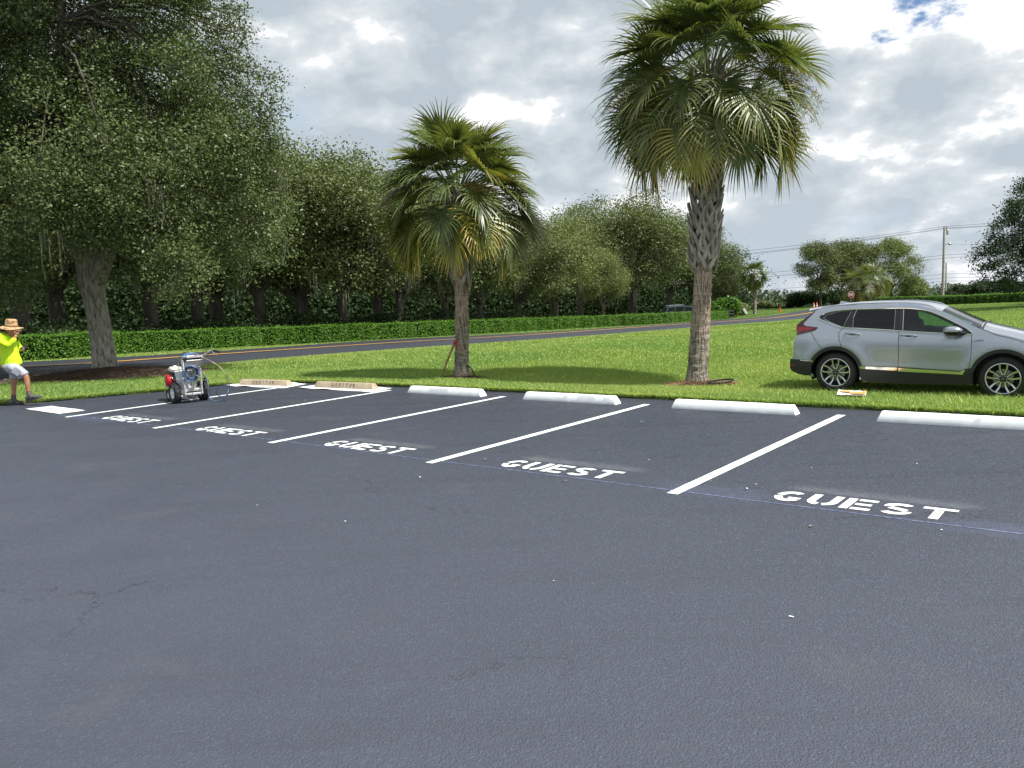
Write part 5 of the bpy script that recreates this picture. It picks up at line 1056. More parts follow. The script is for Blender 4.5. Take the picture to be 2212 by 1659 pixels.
# black cladding: arches, sill, rear bumper
for sd in (-1,1):
    for cx,ri,ro,a0,a1 in ((0,.425,.487,150,-2+20-18,),(2.66,.435,.495,175,-5)):
        A=circ(cx,.365,ri,152 if cx==0 else 163,8 if cx==0 else 5,30); B=circ(cx,.365,ro,152 if cx==0 else 163,18 if cx==0 else 5,30)
        a=[(x,sd*(CW(x,z)+.016),z) for x,z in A]; b=[(x,sd*(CW(x,z)+.012),z) for x,z in B]; c_=[(x,sd*(CW(x,z)-.01),z) for x,z in B]; d_=[(x,sd*(CW(x,z)-.06),z) for x,z in A]
        q=MB(); q.ribbon(a,b); q.ribbon(b,c_); q.ribbon(d_,a); q.build('arch_trim',M_clad,parent=car)
    q=MB(); patch(q,[(.418,.475),(.44,.50),(1.058,.508),(1.10,.508),(2.05,.475),(2.10,.512),(2.235,.535),(2.22,.42),(2.225,.29),(2.16,.245),(1.6,.225),(.9,.215),(.46,.235),(.43,.33)],(),.012,.03,.07,sd); q.build('sill_cladding',M_clad,parent=car)
    q=MB(); patch(q,[(.42,.478),(.44,.497),(1.052,.498),(1.052,.442),(.45,.458)],(),.022,.02,.05,sd,m=0); patch(q,[(1.070,.492),(2.035,.462),(2.115,.505),(2.072,.415),(1.070,.432)],(),.022,.02,.05,sd,m=0); q.build('chrome_strip',M_chrome,parent=car)
    q=MB(); patch(q,[(-.83,.42),(-.822,.588),(-.60,.588),(-.40,.568),(-.425,.45),(-.43,.30),(-.55,.29),(-.70,.325),(-.79,.365)],(),.012,.03,.05,sd); q.build('bumper_cladding',M_clad,parent=car)
    q=MB(); patch(q,[(-.63,.583),(-.385,.572),(-.40,.560),(-.62,.570)],(),.020,.01,.05,sd); q.build('bumper_chrome',M_chrome,parent=car)
    q=MB(); patch(q,[(-.80,.50),(-.72,.485),(-.71,.455),(-.80,.46)],(),.018,.01,.05,sd); q.build('rear_reflector',M_tail,parent=car)
    # windows
    q=MB(); patch(q,WINO,[QG,RG,FG],-.004,.0,.05,sd); q.build('pillar_trim',M_gloss,parent=car)
    for nm,P_,mm in (('quarter_window',QG,M_gR),('rear_side_window',RG,M_gR),('front_side_window',FG,M_gF)):
        q=MB(); patch(q,inset(P_,-.004*sg_),(),-.008,0,.06,sd); q.build(nm,mm,parent=car)
    q=MB(); pts=dens(smoothpoly(WINO,1),.05); q.tube([(x,sd*(CW(x,z)+.004),z) for x,z in pts+pts[:1]],.008,6,False); q.build('window_chrome',M_chrome,parent=car)
    q=MB(); 
    for P_ in (QG,RG):
        pts=dens(P_,.04); q.tube([(x,sd*(CW(x,z)-.001),z) for x,z in pts+pts[:1]],.003,5,False)
    for a,b in (((.262,1.36),(.305,1.505)),((1.085,1.512),(1.108,1.145))): q.tube([(a[0],sd*(CW(*a)+.001),a[1]),(b[0],sd*(CW(*b)+.001),b[1])],.007,5)
    q.build('window_seal',M_steel,parent=car)
    # tail lamp
    q=MB(); patch(q,[(-.43,1.475),(-.50,1.395),(-.60,1.285),(-.615,1.243),(-.56,1.212),(-.45,1.20),(-.335,1.188),(-.38,1.138),(-.488,1.104),(-.60,1.075),(-.708,1.045),(-.73,1.14),(-.735,1.225),(-.60,1.34),(-.47,1.445)],(),.010,.02,.05,sd); lamp=q.build('tail_lamp',M_taild,parent=car)
    q=MB(); patch(q,[(-.56,1.195),(-.40,1.182),(-.44,1.15),(-.56,1.125)],(),.014,.004,.05,sd); patch(q,[(-.72,1.19),(-.58,1.195),(-.58,1.13),(-.71,1.08)],(),.014,.004,.05,sd); q.build('lens',M_tail,parent=lamp)
    # seams
    for S in ([(.114,1.18),(.07,1.14),(.045,1.088),(.05,1.03),(.065,.97),(.10,.86),(.122,.80)],[(1.050,1.137),(1.062,.9),(1.062,.5)],[(2.19,1.095),(2.178,1.03),(2.183,.955),(2.185,.75),(2.17,.6),(2.152,.5),(2.15,.26)],[(-.45,1.10),(-.35,.95),(-.25,.815)],[(2.33,1.178),(2.42,1.15),(2.48,1.115),(2.56,1.082),(2.74,1.044),(2.93,.985)],[(1.05,1.53),(1.05,1.137)]):
        q=MB(); S2=dens(S,.05,False); q.tube([(x,sd*(CW(x,z)+.0005),z) for x,z in S2],.0045,5); q.build('door_seam' if S[0][0]>-.1 and S[0][0]<2.3 else 'panel_seam',M_black,parent=car)
    # door handles
    for hx,hz in ((.285,1.085),(1.215,1.068)):
        q=MB(); q.ell((hx+.0,sd*(CW(hx,hz-.015)-.004),hz-.022),(.062,.010,.026),16,8); hb=q.build('handle_recess',M_gloss,parent=car)
        q=MB(); P_=[(hx+dx,sd*(CW(hx,hz)+dy),hz+dz) for dx,dy,dz in ((-.135,.004,.0),(-.12,.022,.004),(-.06,.036,.006),(0,.040,.004),(.06,.036,.0),(.12,.022,-.006),(.135,.004,-.008))]
        q.tube(P_,[.008,.013,.015,.015,.015,.012,.007],10,flat=1.3); q.build('door_handle',M_silver,parent=car)
    # roof rail
    q=MB(); RR=[(-.36,1.525),(-.27,1.550),(-.1,1.575),(.3,1.610),(.7,1.622),(1.1,1.622),(1.35,1.598),(1.5,1.567),(1.60,1.522)]; RR=dens(RR,.08,False); q.tube([(x,sd*(CW(x,z)-.012),z) for x,z in RR],[.004]+[.014]*(len(RR)-2)+[.004],8); q.build('roof_rail',M_silver,parent=car)
    # mirror
    q=MB(); w=CW(1.95,1.15); mx,mz=1.90,1.148
    V0=len(q.v); sec=[]
    q.ell((mx+.0,sd*(w+.135),mz+.014),(.150,.10,.072),22,14); q.v=[(x-(.05 if x<mx-.1 else 0)*0,y,max(z,mz-.012)) for x,y,z in q.v]; mr=q.build('mirror_cap',M_silver,parent=car,ang=60)
    q=MB(); q.ell((mx-.005,sd*(w+.13),mz-.008),(.145,.097,.062),20,12); q.v=[(x,y,min(z,mz-.010)) for x,y,z in q.v]; q.tube([(mx+.05,sd*(w+.07),mz-.04),(2.05,sd*(w+.03),mz-.045),(2.14,sd*(CW(2.14,1.1)-.02),1.105)],[.035,.028,.02],8,flat=.6); q.build('mirror_housing',M_gloss,parent=car,ang=60)
    q=MB(); q.tube([(mx-.13,sd*(w+.19),mz+.0),(mx,sd*(w+.236),mz+.0),(mx+.10,sd*(w+.21),mz-.002)],.006,6); q.build('mirror_indicator',M_chrome,parent=car)
# hood line, wiper cowl, spoiler, antenna fin
q=MB(); bridge(q,[(2.315,1.184),(2.345,1.176)],.087); q.build('wiper_cowl',M_black,parent=car)
q=MB(); K=[]; 
for k in range(21):
    s=-1+2*k/20; w=.66; e=1-abs(s)**2.4; K.append((s*w,e))
rows=[[(-.20,y,1.550+.030*e) for y,e in K],[(-.38,y,1.530+.030*e) for y,e in K],[(-.545-.10*e,y*.97,1.492+.030*e) for y,e in K],[(-.545-.10*e,y*.97,1.478+.030*e) for y,e in K],[(-.46,y*.97,1.445+.02*e) for y,e in K],[(-.40,y,1.475+.02*e) for y,e in K]]
for i in range(5): q.ribbon(rows[i],rows[i+1])
for e_ in (0,-1): q.add([r[e_] for r in rows],[(0,1,2,3,4,5)])
q.build('roof_spoiler',M_silver,parent=car,ang=40)
q=MB(); q.add([(-.10,0,1.60),(.02,-.025,1.612),(.02,.025,1.612),(-.16,-.03,1.585),(-.16,.03,1.585),(-.14,0,1.645),(-.11,0,1.645)],[(0,1,6),(1,2,6),(1,3,5,6),(2,6,5,4),(3,4,5),(1,2,4,3)]); q.build('antenna_fin',M_silver,parent=car)
# cabin
q=MB(); q.box((.95,0,.62),(2.4,1.3,.10)); q.box((-.25,0,.95),(.12,1.3,.5)); q.box((2.05,0,.98),(.42,1.34,.22),bev=.06); q.box((1.85,0,1.02),(.20,1.2,.10),bev=.04); q.build('cabin_trim',M_int,parent=car)
for sx in (.62,1.28):
    for sy in (-.38,.38):
        q=MB(); q.box((sx+.18,sy,.78),(.50,.50,.16),bev=.05); q.box((sx-.10,sy,1.06),(.16,.48,.52),Matrix.Rotation(R_(-12),4,'Y'),bev=.07); q.box((sx-.19,sy,1.39),(.10,.27,.17),Matrix.Rotation(R_(-8),4,'Y'),bev=.045)
        for dy in (-.05,.05): q.tube([(sx-.16,sy+dy,1.29),(sx-.18,sy+dy,1.37)],.007,6)
        q.build('seat',M_int,parent=car)
q=MB(); q.tube([(1.72+.05*math.cos(a),.38+.18*math.sin(a),1.03+.18*math.cos(a)) for a in np.linspace(0,6.283,25)],.014,7); q.build('steering_wheel',M_int,parent=car)
# front end: grille, lamps, lower bumper
def fpt(s,z,o=.012):
    xz=[(3.36,.24),(3.42,.36),(3.44,.52),(3.42,.70),(3.36,.82),(3.22,.92)]; x=np.interp(z,[p[1] for p in xz],[p[0] for p in xz]); w=CW(x,z); e=1-abs(s)**2.6; c=.085*ssf(.3,.85,z); return (x+.12*ssf(1.02,.80,z)*e+o,s*(w+.004),z+c*e)
def fpatch(nm,s0,s1,zf0,zf1,mm,o=.014,n=20):
    q=MB(); a=[fpt(s0+(s1-s0)*k/n,zf0(s0+(s1-s0)*k/n),o) for k in range(n+1)]; b=[fpt(s0+(s1-s0)*k/n,(zf0(s0+(s1-s0)*k/n)+zf1(s0+(s1-s0)*k/n))/2,o+.006) for k in range(n+1)]; c=[fpt(s0+(s1-s0)*k/n,zf1(s0+(s1-s0)*k/n),o) for k in range(n+1)]; q.ribbon(a,b); q.ribbon(b,c); return q.build(nm,mm,parent=car)
gr_=fpatch('grille',-.62,.62,lambda s:.60+.05*abs(s),lambda s:.80,M_gloss)
for z_ in (.65,.70,.75):
    q=MB(); q.tube([fpt(-.58+1.16*k/16,z_,.024) for k in range(17)],.006,5); q.build('grille_bar',M_clad,parent=gr_)
q=MB(); q.tube([fpt(-.66+1.32*k/20,.81,.02) for k in range(21)],.016,8); q.build('grille_chrome',M_chrome,parent=car)
fpatch('bumper_cladding',-.99,.99,lambda s:.24,lambda s:.44,M_clad)
M_lamp=glassmat('lamp_glass',(.85,.87,.9)); M_lampb=mat('lamp_back',(.35,.36,.38),.25,.8)
for a_,b_ in ((.66,.99),(-.99,-.66)):
    hl=fpatch('headlight',a_,b_,lambda s:.72,lambda s:.84,M_lampb,.010,10); o_=fpatch('lens',a_,b_,lambda s:.72,lambda s:.84,M_lamp,.022,10); o_.parent=hl
    fpatch('fog_lamp',a_*.9 if a_>0 else a_*.92,b_*.92 if a_>0 else b_*.9,lambda s:.46,lambda s:.51,M_lampb,.018,8)
for sd in (-1,1):
    q=MB(); patch(q,[(3.16,.855),(3.37,.80),(3.41,.725),(3.20,.77)],(),.012,.01,.04,sd); q.build('headlight_corner',M_lampb,parent=car)
    q=MB(); patch(q,[(3.13,.24),(3.34,.24),(3.42,.40),(3.41,.46),(3.15,.44)],(),.010,.02,.05,sd); q.build('bumper_cladding',M_clad,parent=car)
# wheels
def wheel(x,sd,ya):
    wr=bpy.data.objects.new('wheel',None); scn.collection.objects.link(wr); wr.parent=car; wr.location=(x,sd*.90,.365); wr.rotation_euler=(R_(90) if sd<0 else R_(-90),0,0)
    q=MB(); q.lathe([(.262,-.20),(.30,-.215),(.345,-.20),(.362,-.17),(.366,-.11),(.362,-.05),(.348,-.022),(.325,-.006),(.295,.002),(.268,-.004),(.258,-.02)],56,cap=False); 
    for k in range(3): rr=.3665; z=-.06-.05*k; q.lathe([(rr,z-.004),(rr-.008,z),(rr,z+.004)],40,cap=False)
    q.build('tyre',M_rubber,parent=wr,ang=60)
    q=MB(); q.lathe([(.262,-.02),(.262,-.002),(.252,.003),(.243,-.004),(.238,-.03),(.225,-.19)],56,cap=False,m=0)
    for k in range(5):
        for h in (-1,1):
            a0=R_(90+72*k); pts=[(.030,8),(.085,13),(.125,17.5),(.165,17.5),(.205,15.0),(.243,13.2)]
            ctr=[(r*math.cos(a0+h*R_(d)),r*math.sin(a0+h*R_(d)),.0-.020*(1-r/.24)*1.0+ (.004 if r>.2 else 0)-.012*math.sin(r*12)) for r,d in pts]; wd=[.019,.021,.021,.022,.023,.025]
            L_=[];R2=[];L3=[];R3=[]
            for i,p in enumerate(ctr):
                a=ctr[max(i-1,0)];b=ctr[min(i+1,5)]; tx,ty=b[0]-a[0],b[1]-a[1]; l=math.hypot(tx,ty); nx_,ny_=-ty/l*wd[i],tx/l*wd[i]
                L_.append((p[0]+nx_*.55,p[1]+ny_*.55,p[2])); R2.append((p[0]-nx_*.55,p[1]-ny_*.55,p[2])); L3.append((p[0]+nx_,p[1]+ny_,p[2]-.032)); R3.append((p[0]-nx_,p[1]-ny_,p[2]-.032))
            q.ribbon(R2,L_,0); q.ribbon(L_,L3,1); q.ribbon(R3,R2,1)
    q.lathe([(0.0001,-.012),(.030,-.012),(.034,-.018),(.062,-.022),(.070,-.05)],28,m=1,cap=False)
    for k in range(5): a=R_(54+72*k); q.lathe([(.009,-.03),(.009,-.012),(.006,-.009),(.0001,-.009)],8,Matrix.Translation((.052*math.cos(a),.052*math.sin(a),0)),m=0,cap=False)
    for dx in (-.011,.011): q.box((dx,0,-.009),(.005,.024,.003),m=0)
    q.box((0,0,-.009),(.02,.005,.003),m=0)
    q.build('rim',[M_alloy,M_alloyd],parent=wr,ang=30)
    q=MB(); q.lathe([(.05,-.10),(.155,-.10),(.155,-.075),(.06,-.07),(.06,-.06),(.0001,-.06)],32,cap=False); q.box((.12,.05,-.075),(.07,.14,.07),bev=.02); q.build('brake_disc',M_disc,parent=wr)
    q=MB(); q.lathe([(.25,-.19),(.10,-.195),(.0001,-.195)],32,cap=False); q.build('hub_back',M_rubber,parent=wr)
    return wr
for x in (0,2.66):
    for sd in (-1,1): wheel(x,sd,0)
# badge
def textmesh(name,txt,size,material,parent,M,ext=.0):
    cu=bpy.data.curves.new(name,'FONT'); cu.body=txt; cu.size=size; cu.extrude=ext; cu.align_x='CENTER'; cu.align_y='CENTER'; tmp=bpy.data.objects.new('tmp',cu); scn.collection.objects.link(tmp); bpy.context.view_layer.update()
    me=bpy.data.meshes.new_from_object(tmp.evaluated_get(bpy.context.evaluated_depsgraph_get())); bpy.data.objects.remove(tmp); me.materials.clear(); me.materials.append(material); me.name=name
    o=bpy.data.objects.new(name,me); scn.collection.objects.link(o); o.parent=parent; o.matrix_local=M; return o
M_bblue=mat('badge_blue',(.03,.09,.30),.3)
textmesh('hybrid_badge','≡ HYBRID',.042,M_bblue,car,Matrix.Translation((2.27,-(CW(2.27,.985)+.004),.987))@Matrix.Rotation(R_(-8.5),4,'Y')@Matrix.Rotation(R_(90),4,'X'),.002)

# minivan behind the hedge --------------------------------------------------
M_vanp=paint('blue_grey_paint',(.12,.17,.24),.3,.6)
vb=at(1478,690,101); vb=onter(vb[0],vb[1],.12); van=thing('minivan','blue grey minivan parked beyond the hedge, partly behind the palm trunk','van',vb,R_(3))
prof=[(-2.5,.3),(-2.52,.9),(-2.42,1.05),(-2.25,1.65),(-2.0,1.78),(-.2,1.82),(.6,1.72),(1.5,1.12),(2.3,.95),(2.55,.75),(2.55,.3)]
q=MB(); q.poly(prof,-.95,.95,Matrix.Rotation(R_(90),4,'X')); q.build('body',M_vanp,parent=van,smooth=False)
for sd in (-1,1):
    for P_ in ([(-2.22,1.1),(-2.12,1.6),(-1.35,1.66),(-1.35,1.1)],[(-1.27,1.1),(-1.27,1.67),(-.25,1.69),(-.25,1.1)],[(-.17,1.1),(-.17,1.69),(.5,1.62),(1.2,1.12)]):
        q=MB(); q.add([(x,sd*.953,z) for x,z in P_]+[(x,sd*.93,z) for x,z in P_],[(0,1,2,3) if sd<0 else (3,2,1,0)]+[(k,(k+1)%4,4+(k+1)%4,4+k) for k in range(4)]); q.build('window',M_gloss,parent=van,smooth=False)
    for x in (-1.55,1.6):
        q=MB(); q.lathe([(.34,-.11),(.34,.11)],24,Matrix.Translation((x,sd*.86,.34))@Matrix.Rotation(R_(90),4,'X')); wh=q.build('wheel',M_rubber,parent=van); q=MB(); q.lathe([(.2,-.12),(.2,.12)],20,Matrix.Translation((x,sd*.86,.34))@Matrix.Rotation(R_(90),4,'X')); q.build('rim',M_alloy,parent=wh)
q=MB(); q.add([(.64,-.78,1.72),(.64,.78,1.72),(1.49,.85,1.14),(1.49,-.85,1.14)],[(0,1,2,3)]); q.v=[(x+.012,y,z+.012) for x,y,z in q.v]; q.build('windshield',M_ws,parent=van,smooth=False)
q=MB(); q.tube([(-2.0,-.75,1.84),(-.2,-.75,1.88)],.03,6); q.tube([(-2.0,.75,1.84),(-.2,.75,1.88)],.03,6); q.build('roof_rail',M_steel,parent=van)

# ------------------------------------------------------------ airless line striper
A_=Vector(uv(.171,1.878)); B_=Vector(uv(.268,2.390)); AX=(B_-A_).normalized(); FW=Vector((-AX.y,AX.x,0)); BK=-FW   # axle direction, forwards, backwards
SC=Vector(((A_+B_)/2)); KP=.00083
def SP(zx,zy,d=0.):      # a point of the machine: sideways, height, and depth d (metres) behind the plane through the wheels
    x=(zx-905)*KP*(1+d/15.3); z=(1465-zy)*KP*(1+d/15.3)-.116*(d+.17)
    return Vector((SC.x+x,SC.y+d,max(z,.0)))
st_=thing('line_striper','wheeled line striping machine with white bucket, red engine and blue hose coil','machine',SC)
M_blue=nmat('blue_hose',(.012,.025,.07),(.13,.20,.34),22,3,.45); M_alu=nmat('dirty_aluminium',(.30,.30,.30),(.62,.62,.60),14,5,.45,metal=.3); M_buck=nmat('bucket_plastic',(.52,.57,.60),(.74,.77,.78),9,5,.5); M_redp=nmat('red_paint',(.42,.008,.018),(.60,.02,.035),12,3,.3)
M_cream=nmat('cream_paint',(.62,.60,.48),(.78,.76,.66),10,4,.4); M_pbk=mat('speckled_black',(.02,.02,.02),.6); M_bluep=mat('blue_cover',(.02,.16,.45),.4); M_orangep=mat('orange_cap',(.8,.13,.03),.5)
M_tyr=nmat('paint_specked_rubber',(.022,.022,.022),(.45,.45,.44),26,3,.8,lo=.66,hi=.70)
def swheel(c,ax,R,w,name='wheel',spat=True):
    wr=bpy.data.objects.new(name,None); scn.collection.objects.link(wr); wr.parent=st_; rot=Vector(ax).to_track_quat('Z','Y').to_matrix().to_4x4(); wr.matrix_local=Matrix.Translation(c-SC)@rot
    q=MB(); q.lathe([(R*.55,-w*.42),(R*.72,-w*.52),(R*.90,-w*.48),(R*.975,-w*.34),(R,-w*.15),(R,w*.15),(R*.975,w*.34),(R*.90,w*.48),(R*.72,w*.52),(R*.55,w*.42)],40,cap=False)
    if R>.12:
        for k in range(40):
            a=k*math.pi/20
            for z,tw in ((-w*.33,.12),(-w*.11,-.12),(w*.11,.12),(w*.33,-.12)):
                q.box((R*.992*math.cos(a+tw*.4),R*.992*math.sin(a+tw*.4),z),(.010,R*.10,w*.15),Matrix.Rotation(a,4,'Z'))
    q.build('tyre',M_tyr,parent=wr,ang=50)
    q=MB(); q.lathe([(R*.56,-w*.40),(R*.50,-w*.34),(R*.40,-w*.10),(R*.20,-w*.16),(R*.12,-w*.45),(R*.06,-w*.5),(.0001,-w*.5)],28,cap=False); q.lathe([(R*.56,w*.40),(R*.50,w*.34),(R*.40,w*.10),(R*.20,w*.16),(R*.12,w*.45),(.0001,w*.45)][::-1],28,cap=False)
    q.lathe([(R*.57,-w*.42),(R*.57,w*.42)],28,cap=False); q.build('rim',M_buck if R>.12 else M_alu,parent=wr,ang=30); return wr
RW=.186
swheel(A_+Vector((0,0,RW)),AX,RW,.125); swheel(B_+Vector((.0,.0,RW)),AX,RW,.125)
cs=Vector(uv(-.33,2.05)); swheel(cs+Vector((0,0,.115)),AX,.115,.06,'caster_wheel')
O9=SC
def bld(q,n,m,**k): return q.build(n,m,parent=st_,off=O9,**k)
axz=Vector((0,0,RW))
q=MB(); q.tube([A_+axz,B_+axz],.016,8); bld(q,'axle',M_alu)
# chassis: two side rails along the travel direction, cross members, uprights
def RL(f,s,z): return SC+FW*f+AX*s+Vector((0,0,z))      # f forwards, s sideways (towards the far wheel)
q=MB(); rotF=FW.to_track_quat('X','Z').to_matrix().to_4x4()
for s in (-.13,.13): q.box(RL(.19,s,.235),(.86,.035,.05),rotF,bev=.006)
for f in (-.20,.10,.45): q.box(RL(f,0,.235),(.035,.30,.045),rotF,bev=.006)
q.box(RL(.10,0,.262),(.62,.27,.008),rotF); bld(q,'chassis',M_alu,ang=30)
q=MB()
for s in (-.155,.155): q.box(RL(-.23,s,.46),(.035,.035,.62),rotF,bev=.006)
q.box(RL(-.235,0,.165),(.04,.345,.04),rotF,bev=.006); q.box(RL(-.235,0,.66),(.03,.30,.03),rotF); bld(q,'upright_frame',M_alu,ang=30)
q=MB(); q.box(RL(.64,-.02,.275),(.20,.34,.05),rotF,bev=.01); q.tube([RL(.50,.02,.25),RL(.50,.02,.13)],.016,8); bld(q,'caster_bracket',M_alu,ang=30)
# engine, sits forward on the chassis
e0=RL(.50,-.04,.29)
q=MB(); q.box(e0+Vector((0,0,.10)),(.24,.24,.20),rotF,bev=.03); q.box(e0+FW*.02+Vector((0,0,.22)),(.18,.20,.08),rotF,bev=.02)
for k in range(7): q.box(e0+Vector((0,0,.05+.022*k)),(.255,.255,.006),rotF)
eng=bld(q,'engine',M_pbk,ang=30)
rc=e0-AX*.125+Vector((0,0,.10)); Mx=Matrix.Translation(rc-AX*0)@AX.to_track_quat('Z','Y').to_matrix().to_4x4()
q=MB(); q.lathe([(.115,.02),(.115,-.035),(.098,-.062),(.060,-.072),(.0001,-.074)],28,Mx,cap=False)
q.build('recoil_cover',M_redp,parent=eng,off=O9)
q=MB(); 
for k in range(12):
    a=k*math.pi/6; q.box(Mx@Vector((.078*math.cos(a),.078*math.sin(a),-.068)),(.006,.034,.004),Mx.to_3x3().to_4x4()@Matrix.Rotation(a+1.57,4,'Z'))
q.build('recoil_slots',M_black,parent=eng,off=O9,smooth=False)
ft_=e0-FW*.03-AX*.02+Vector((0,0,.305))
q=MB(); q.box(ft_,(.26,.20,.105),rotF,bev=.035); q.lathe([(.035,.045),(.035,.07),(.028,.075)],16,Matrix.Translation(ft_)); q.build('fuel_tank',M_cream,parent=eng,off=O9,ang=50)
q=MB(); q.box(ft_-AX*.0,(.268,.206,.012),rotF,bev=.004); q.build('tank_seam',M_alu,parent=eng,off=O9)
q=MB(); q.box(e0+FW*.17-AX*.01+Vector((0,0,.29)),(.10,.15,.12),rotF,bev=.02); q.tube([e0+FW*.16+Vector((0,0,.2)),e0+FW*.16+Vector((0,0,.12))],.03,8); q.build('air_filter',M_black,parent=eng,off=O9,ang=40)
q=MB(); q.tube([e0-AX*.13+FW*.12+Vector((0,0,.2)),e0-AX*.16+FW*.14+Vector((0,0,.06)),e0-AX*.16+FW*.1],.014,6); q.build('exhaust_pipe',M_alu,parent=eng,off=O9)
# bucket
bc=RL(.05,-.06,.215); T=Matrix.Translation(bc)
q=MB(); q.lathe([(.128,0),(.131,.006),(.142,.29),(.152,.292),(.152,.300),(.143,.302),(.144,.318),(.155,.32),(.155,.33),(.146,.332),(.147,.35),(.158,.352),(.158,.372),(.10,.372),(.098,.366),(.0001,.366)],40,T); bk=bld(q,'bucket',M_buck,ang=40)
q=MB(); vd=Vector((-.33,-.94,0)).normalized(); tg=Vector((.94,-.33,0))
for dx,w_ in ((-.045,.05),(.03,.018)):
    for dz in (.14,.165,.19)[: (3 if w_>.03 else 2)]: q.box(bc+vd*.1385+tg*dx+Vector((0,0,dz+.01)),(w_,.004,.012),Matrix.Rotation(math.atan2(tg.y,tg.x),4,'Z'))
q.build('bucket_print',M_black,parent=bk,off=O9,smooth=False)
q=MB(); q.tube([bc+tg*.16*math.cos(a)+vd*.14+Vector((0,0,.30-.10*math.sin(a))) for a in np.linspace(0,math.pi,14)],.003,5); q.build('bucket_bail',M_steel,parent=bk,off=O9)
# pump body beside bucket, paint-crusted lower parts
q=MB(); pm=RL(-.10,.09,.27); q.tube([pm,pm+Vector((0,0,.36))],.035,12); q.box(pm+Vector((0,0,.22)),(.10,.10,.14),rotF,bev=.02); q.tube([pm+Vector((0,0,.03)),bc+Vector((0,0,.03))],.02,8); bld(q,'paint_pump',M_alu,ang=40)
q=MB(); q.box(RL(-.12,-.16,.21),(.14,.08,.09),rotF,bev=.02); q.tube([RL(-.06,-.2,.25),RL(-.12,-.22,.16),RL(-.2,-.2,.13)],.012,6); bld(q,'spray_gun',M_buck,ang=40)
# control box on top
cx0=RL(-.21,.02,.735)
q=MB(); q.box(cx0,(.14,.36,.155),rotF@Matrix.Rotation(R_(-10),4,'Y'),bev=.015); cb_=bld(q,'control_box',nmat('brushed_box',(.14,.14,.14),(.34,.33,.32),9,4,.4,metal=.5),ang=30)
q=MB(); q.box(cx0+BK*.01+Vector((0,0,.095)),(.17,.36,.045),rotF@Matrix.Rotation(R_(14),4,'Y'),bev=.01); q.build('control_panel',M_steel,parent=cb_,off=O9,ang=30)
q=MB(); q.tube([cx0+AX*s+Vector((0,0,.10+.075*math.sin((s+.19)/.36*math.pi)**.6)) for s in np.linspace(-.18,.17,14)],.014,8); q.build('blue_cover',M_bluep,parent=cb_,off=O9)
q=MB(); q.box(cx0+AX*.09+Vector((0,0,.135)),(.03,.05,.05),rotF,bev=.01); q.build('orange_cap',M_orangep,parent=cb_,off=O9)
q=MB(); q.box(cx0+AX*-.02+Vector((0,0,.130)),(.03,.14,.03),rotF,bev=.008); q.build('display',M_cream,parent=cb_,off=O9)
q=MB(); lb=cx0-AX*.185+BK*.03; q.box(lb+Vector((0,0,-.03)),(.10,.012,.20),rotF,bev=.004); q.build('white_side_plate',M_white,parent=cb_,off=O9)
q=MB(); q.lathe([(.035,-.01),(.035,.02),(.0001,.022)],16,Matrix.Translation(cx0-AX*.15+BK*.08+Vector((0,0,.09)))@BK.to_track_quat('Z','Y').to_matrix().to_4x4()); q.build('gauge',M_black,parent=cb_,off=O9)
# handlebar
h0=SP(1270,390,.10); q=MB(); hb=[SP(1230,430,.05),SP(1290,385,.06),SP(1360,345,.06),SP(1440,312,.04),SP(1535,305,.0)]
q.tube(hb,.013,8); hb2=[p+AX*-.0+Vector((-.30,-.20,.0)) for p in hb]; q.tube([hb[0],RL(-.21,.15,.66)],.013,8); hbo=bld(q,'handlebar',M_alu)
q=MB(); q.tube([SP(1530,305,.0),SP(1600,318,-.02),SP(1660,335,-.04),SP(1688,350,-.05)],[.019,.021,.021,.018],10); q.build('grip',M_rubber,parent=hbo,off=O9)
q=MB(); q.tube([SP(1500,320,0),SP(1540,360,-.02),SP(1585,395,-.03),SP(1612,415,-.04)],.006,6); q.tube([SP(1495,300,0),SP(1520,280,0),SP(1535,300,0)],.012,6); q.build('brake_lever',M_steel,parent=hbo,off=O9)
q=MB(); q.tube([SP(1280,400,.05),SP(1270,320,.05),SP(1310,285,.05),SP(1360,300,.05),SP(1360,350,.05),SP(1310,395,.05)],.005,6); q.tube([SP(1500,320,0),SP(1440,370,.03),SP(1360,400,.05),SP(1290,420,.05)],.005,6); q.build('control_cable',M_rubber,parent=hbo,off=O9)
# hose coil on four prongs
hc=SP(1102,800,-.25); q=MB(); rr=random.Random(4)
e1_=AX; e2_=Vector((0,0,1))
e1_=Vector((.97,.24,0)).normalized(); nrm_=Vector((.24,-.97,0)).normalized()
for k in range(11):
    R0=.088+.055*rr.random(); d=rr.uniform(-.045,.045); off_=Vector((rr.uniform(-.008,.008),0,rr.uniform(-.008,.008)))
    q.tube([hc+off_+e1_*R0*math.cos(a)+e2_*R0*math.sin(a)*(1.03)+nrm_*(d+.008*math.sin(a*3+k)) for a in np.linspace(0,2*math.pi,37)],.0085,6,False)
bld(q,'hose_coil',M_blue)
q=MB()
for a,b in (((1080,715),(930,680)),((1200,715),(1345,655)),((1060,850),(935,925)),((1130,825),(1340,890))): q.tube([SP(*a,-.19),SP(*b,-.34)],.008,7)
bld(q,'hose_hanger',M_alu)
def cat3(P,n=8): return [Vector(p) for p in catmull([tuple(p) for p in P],n)]
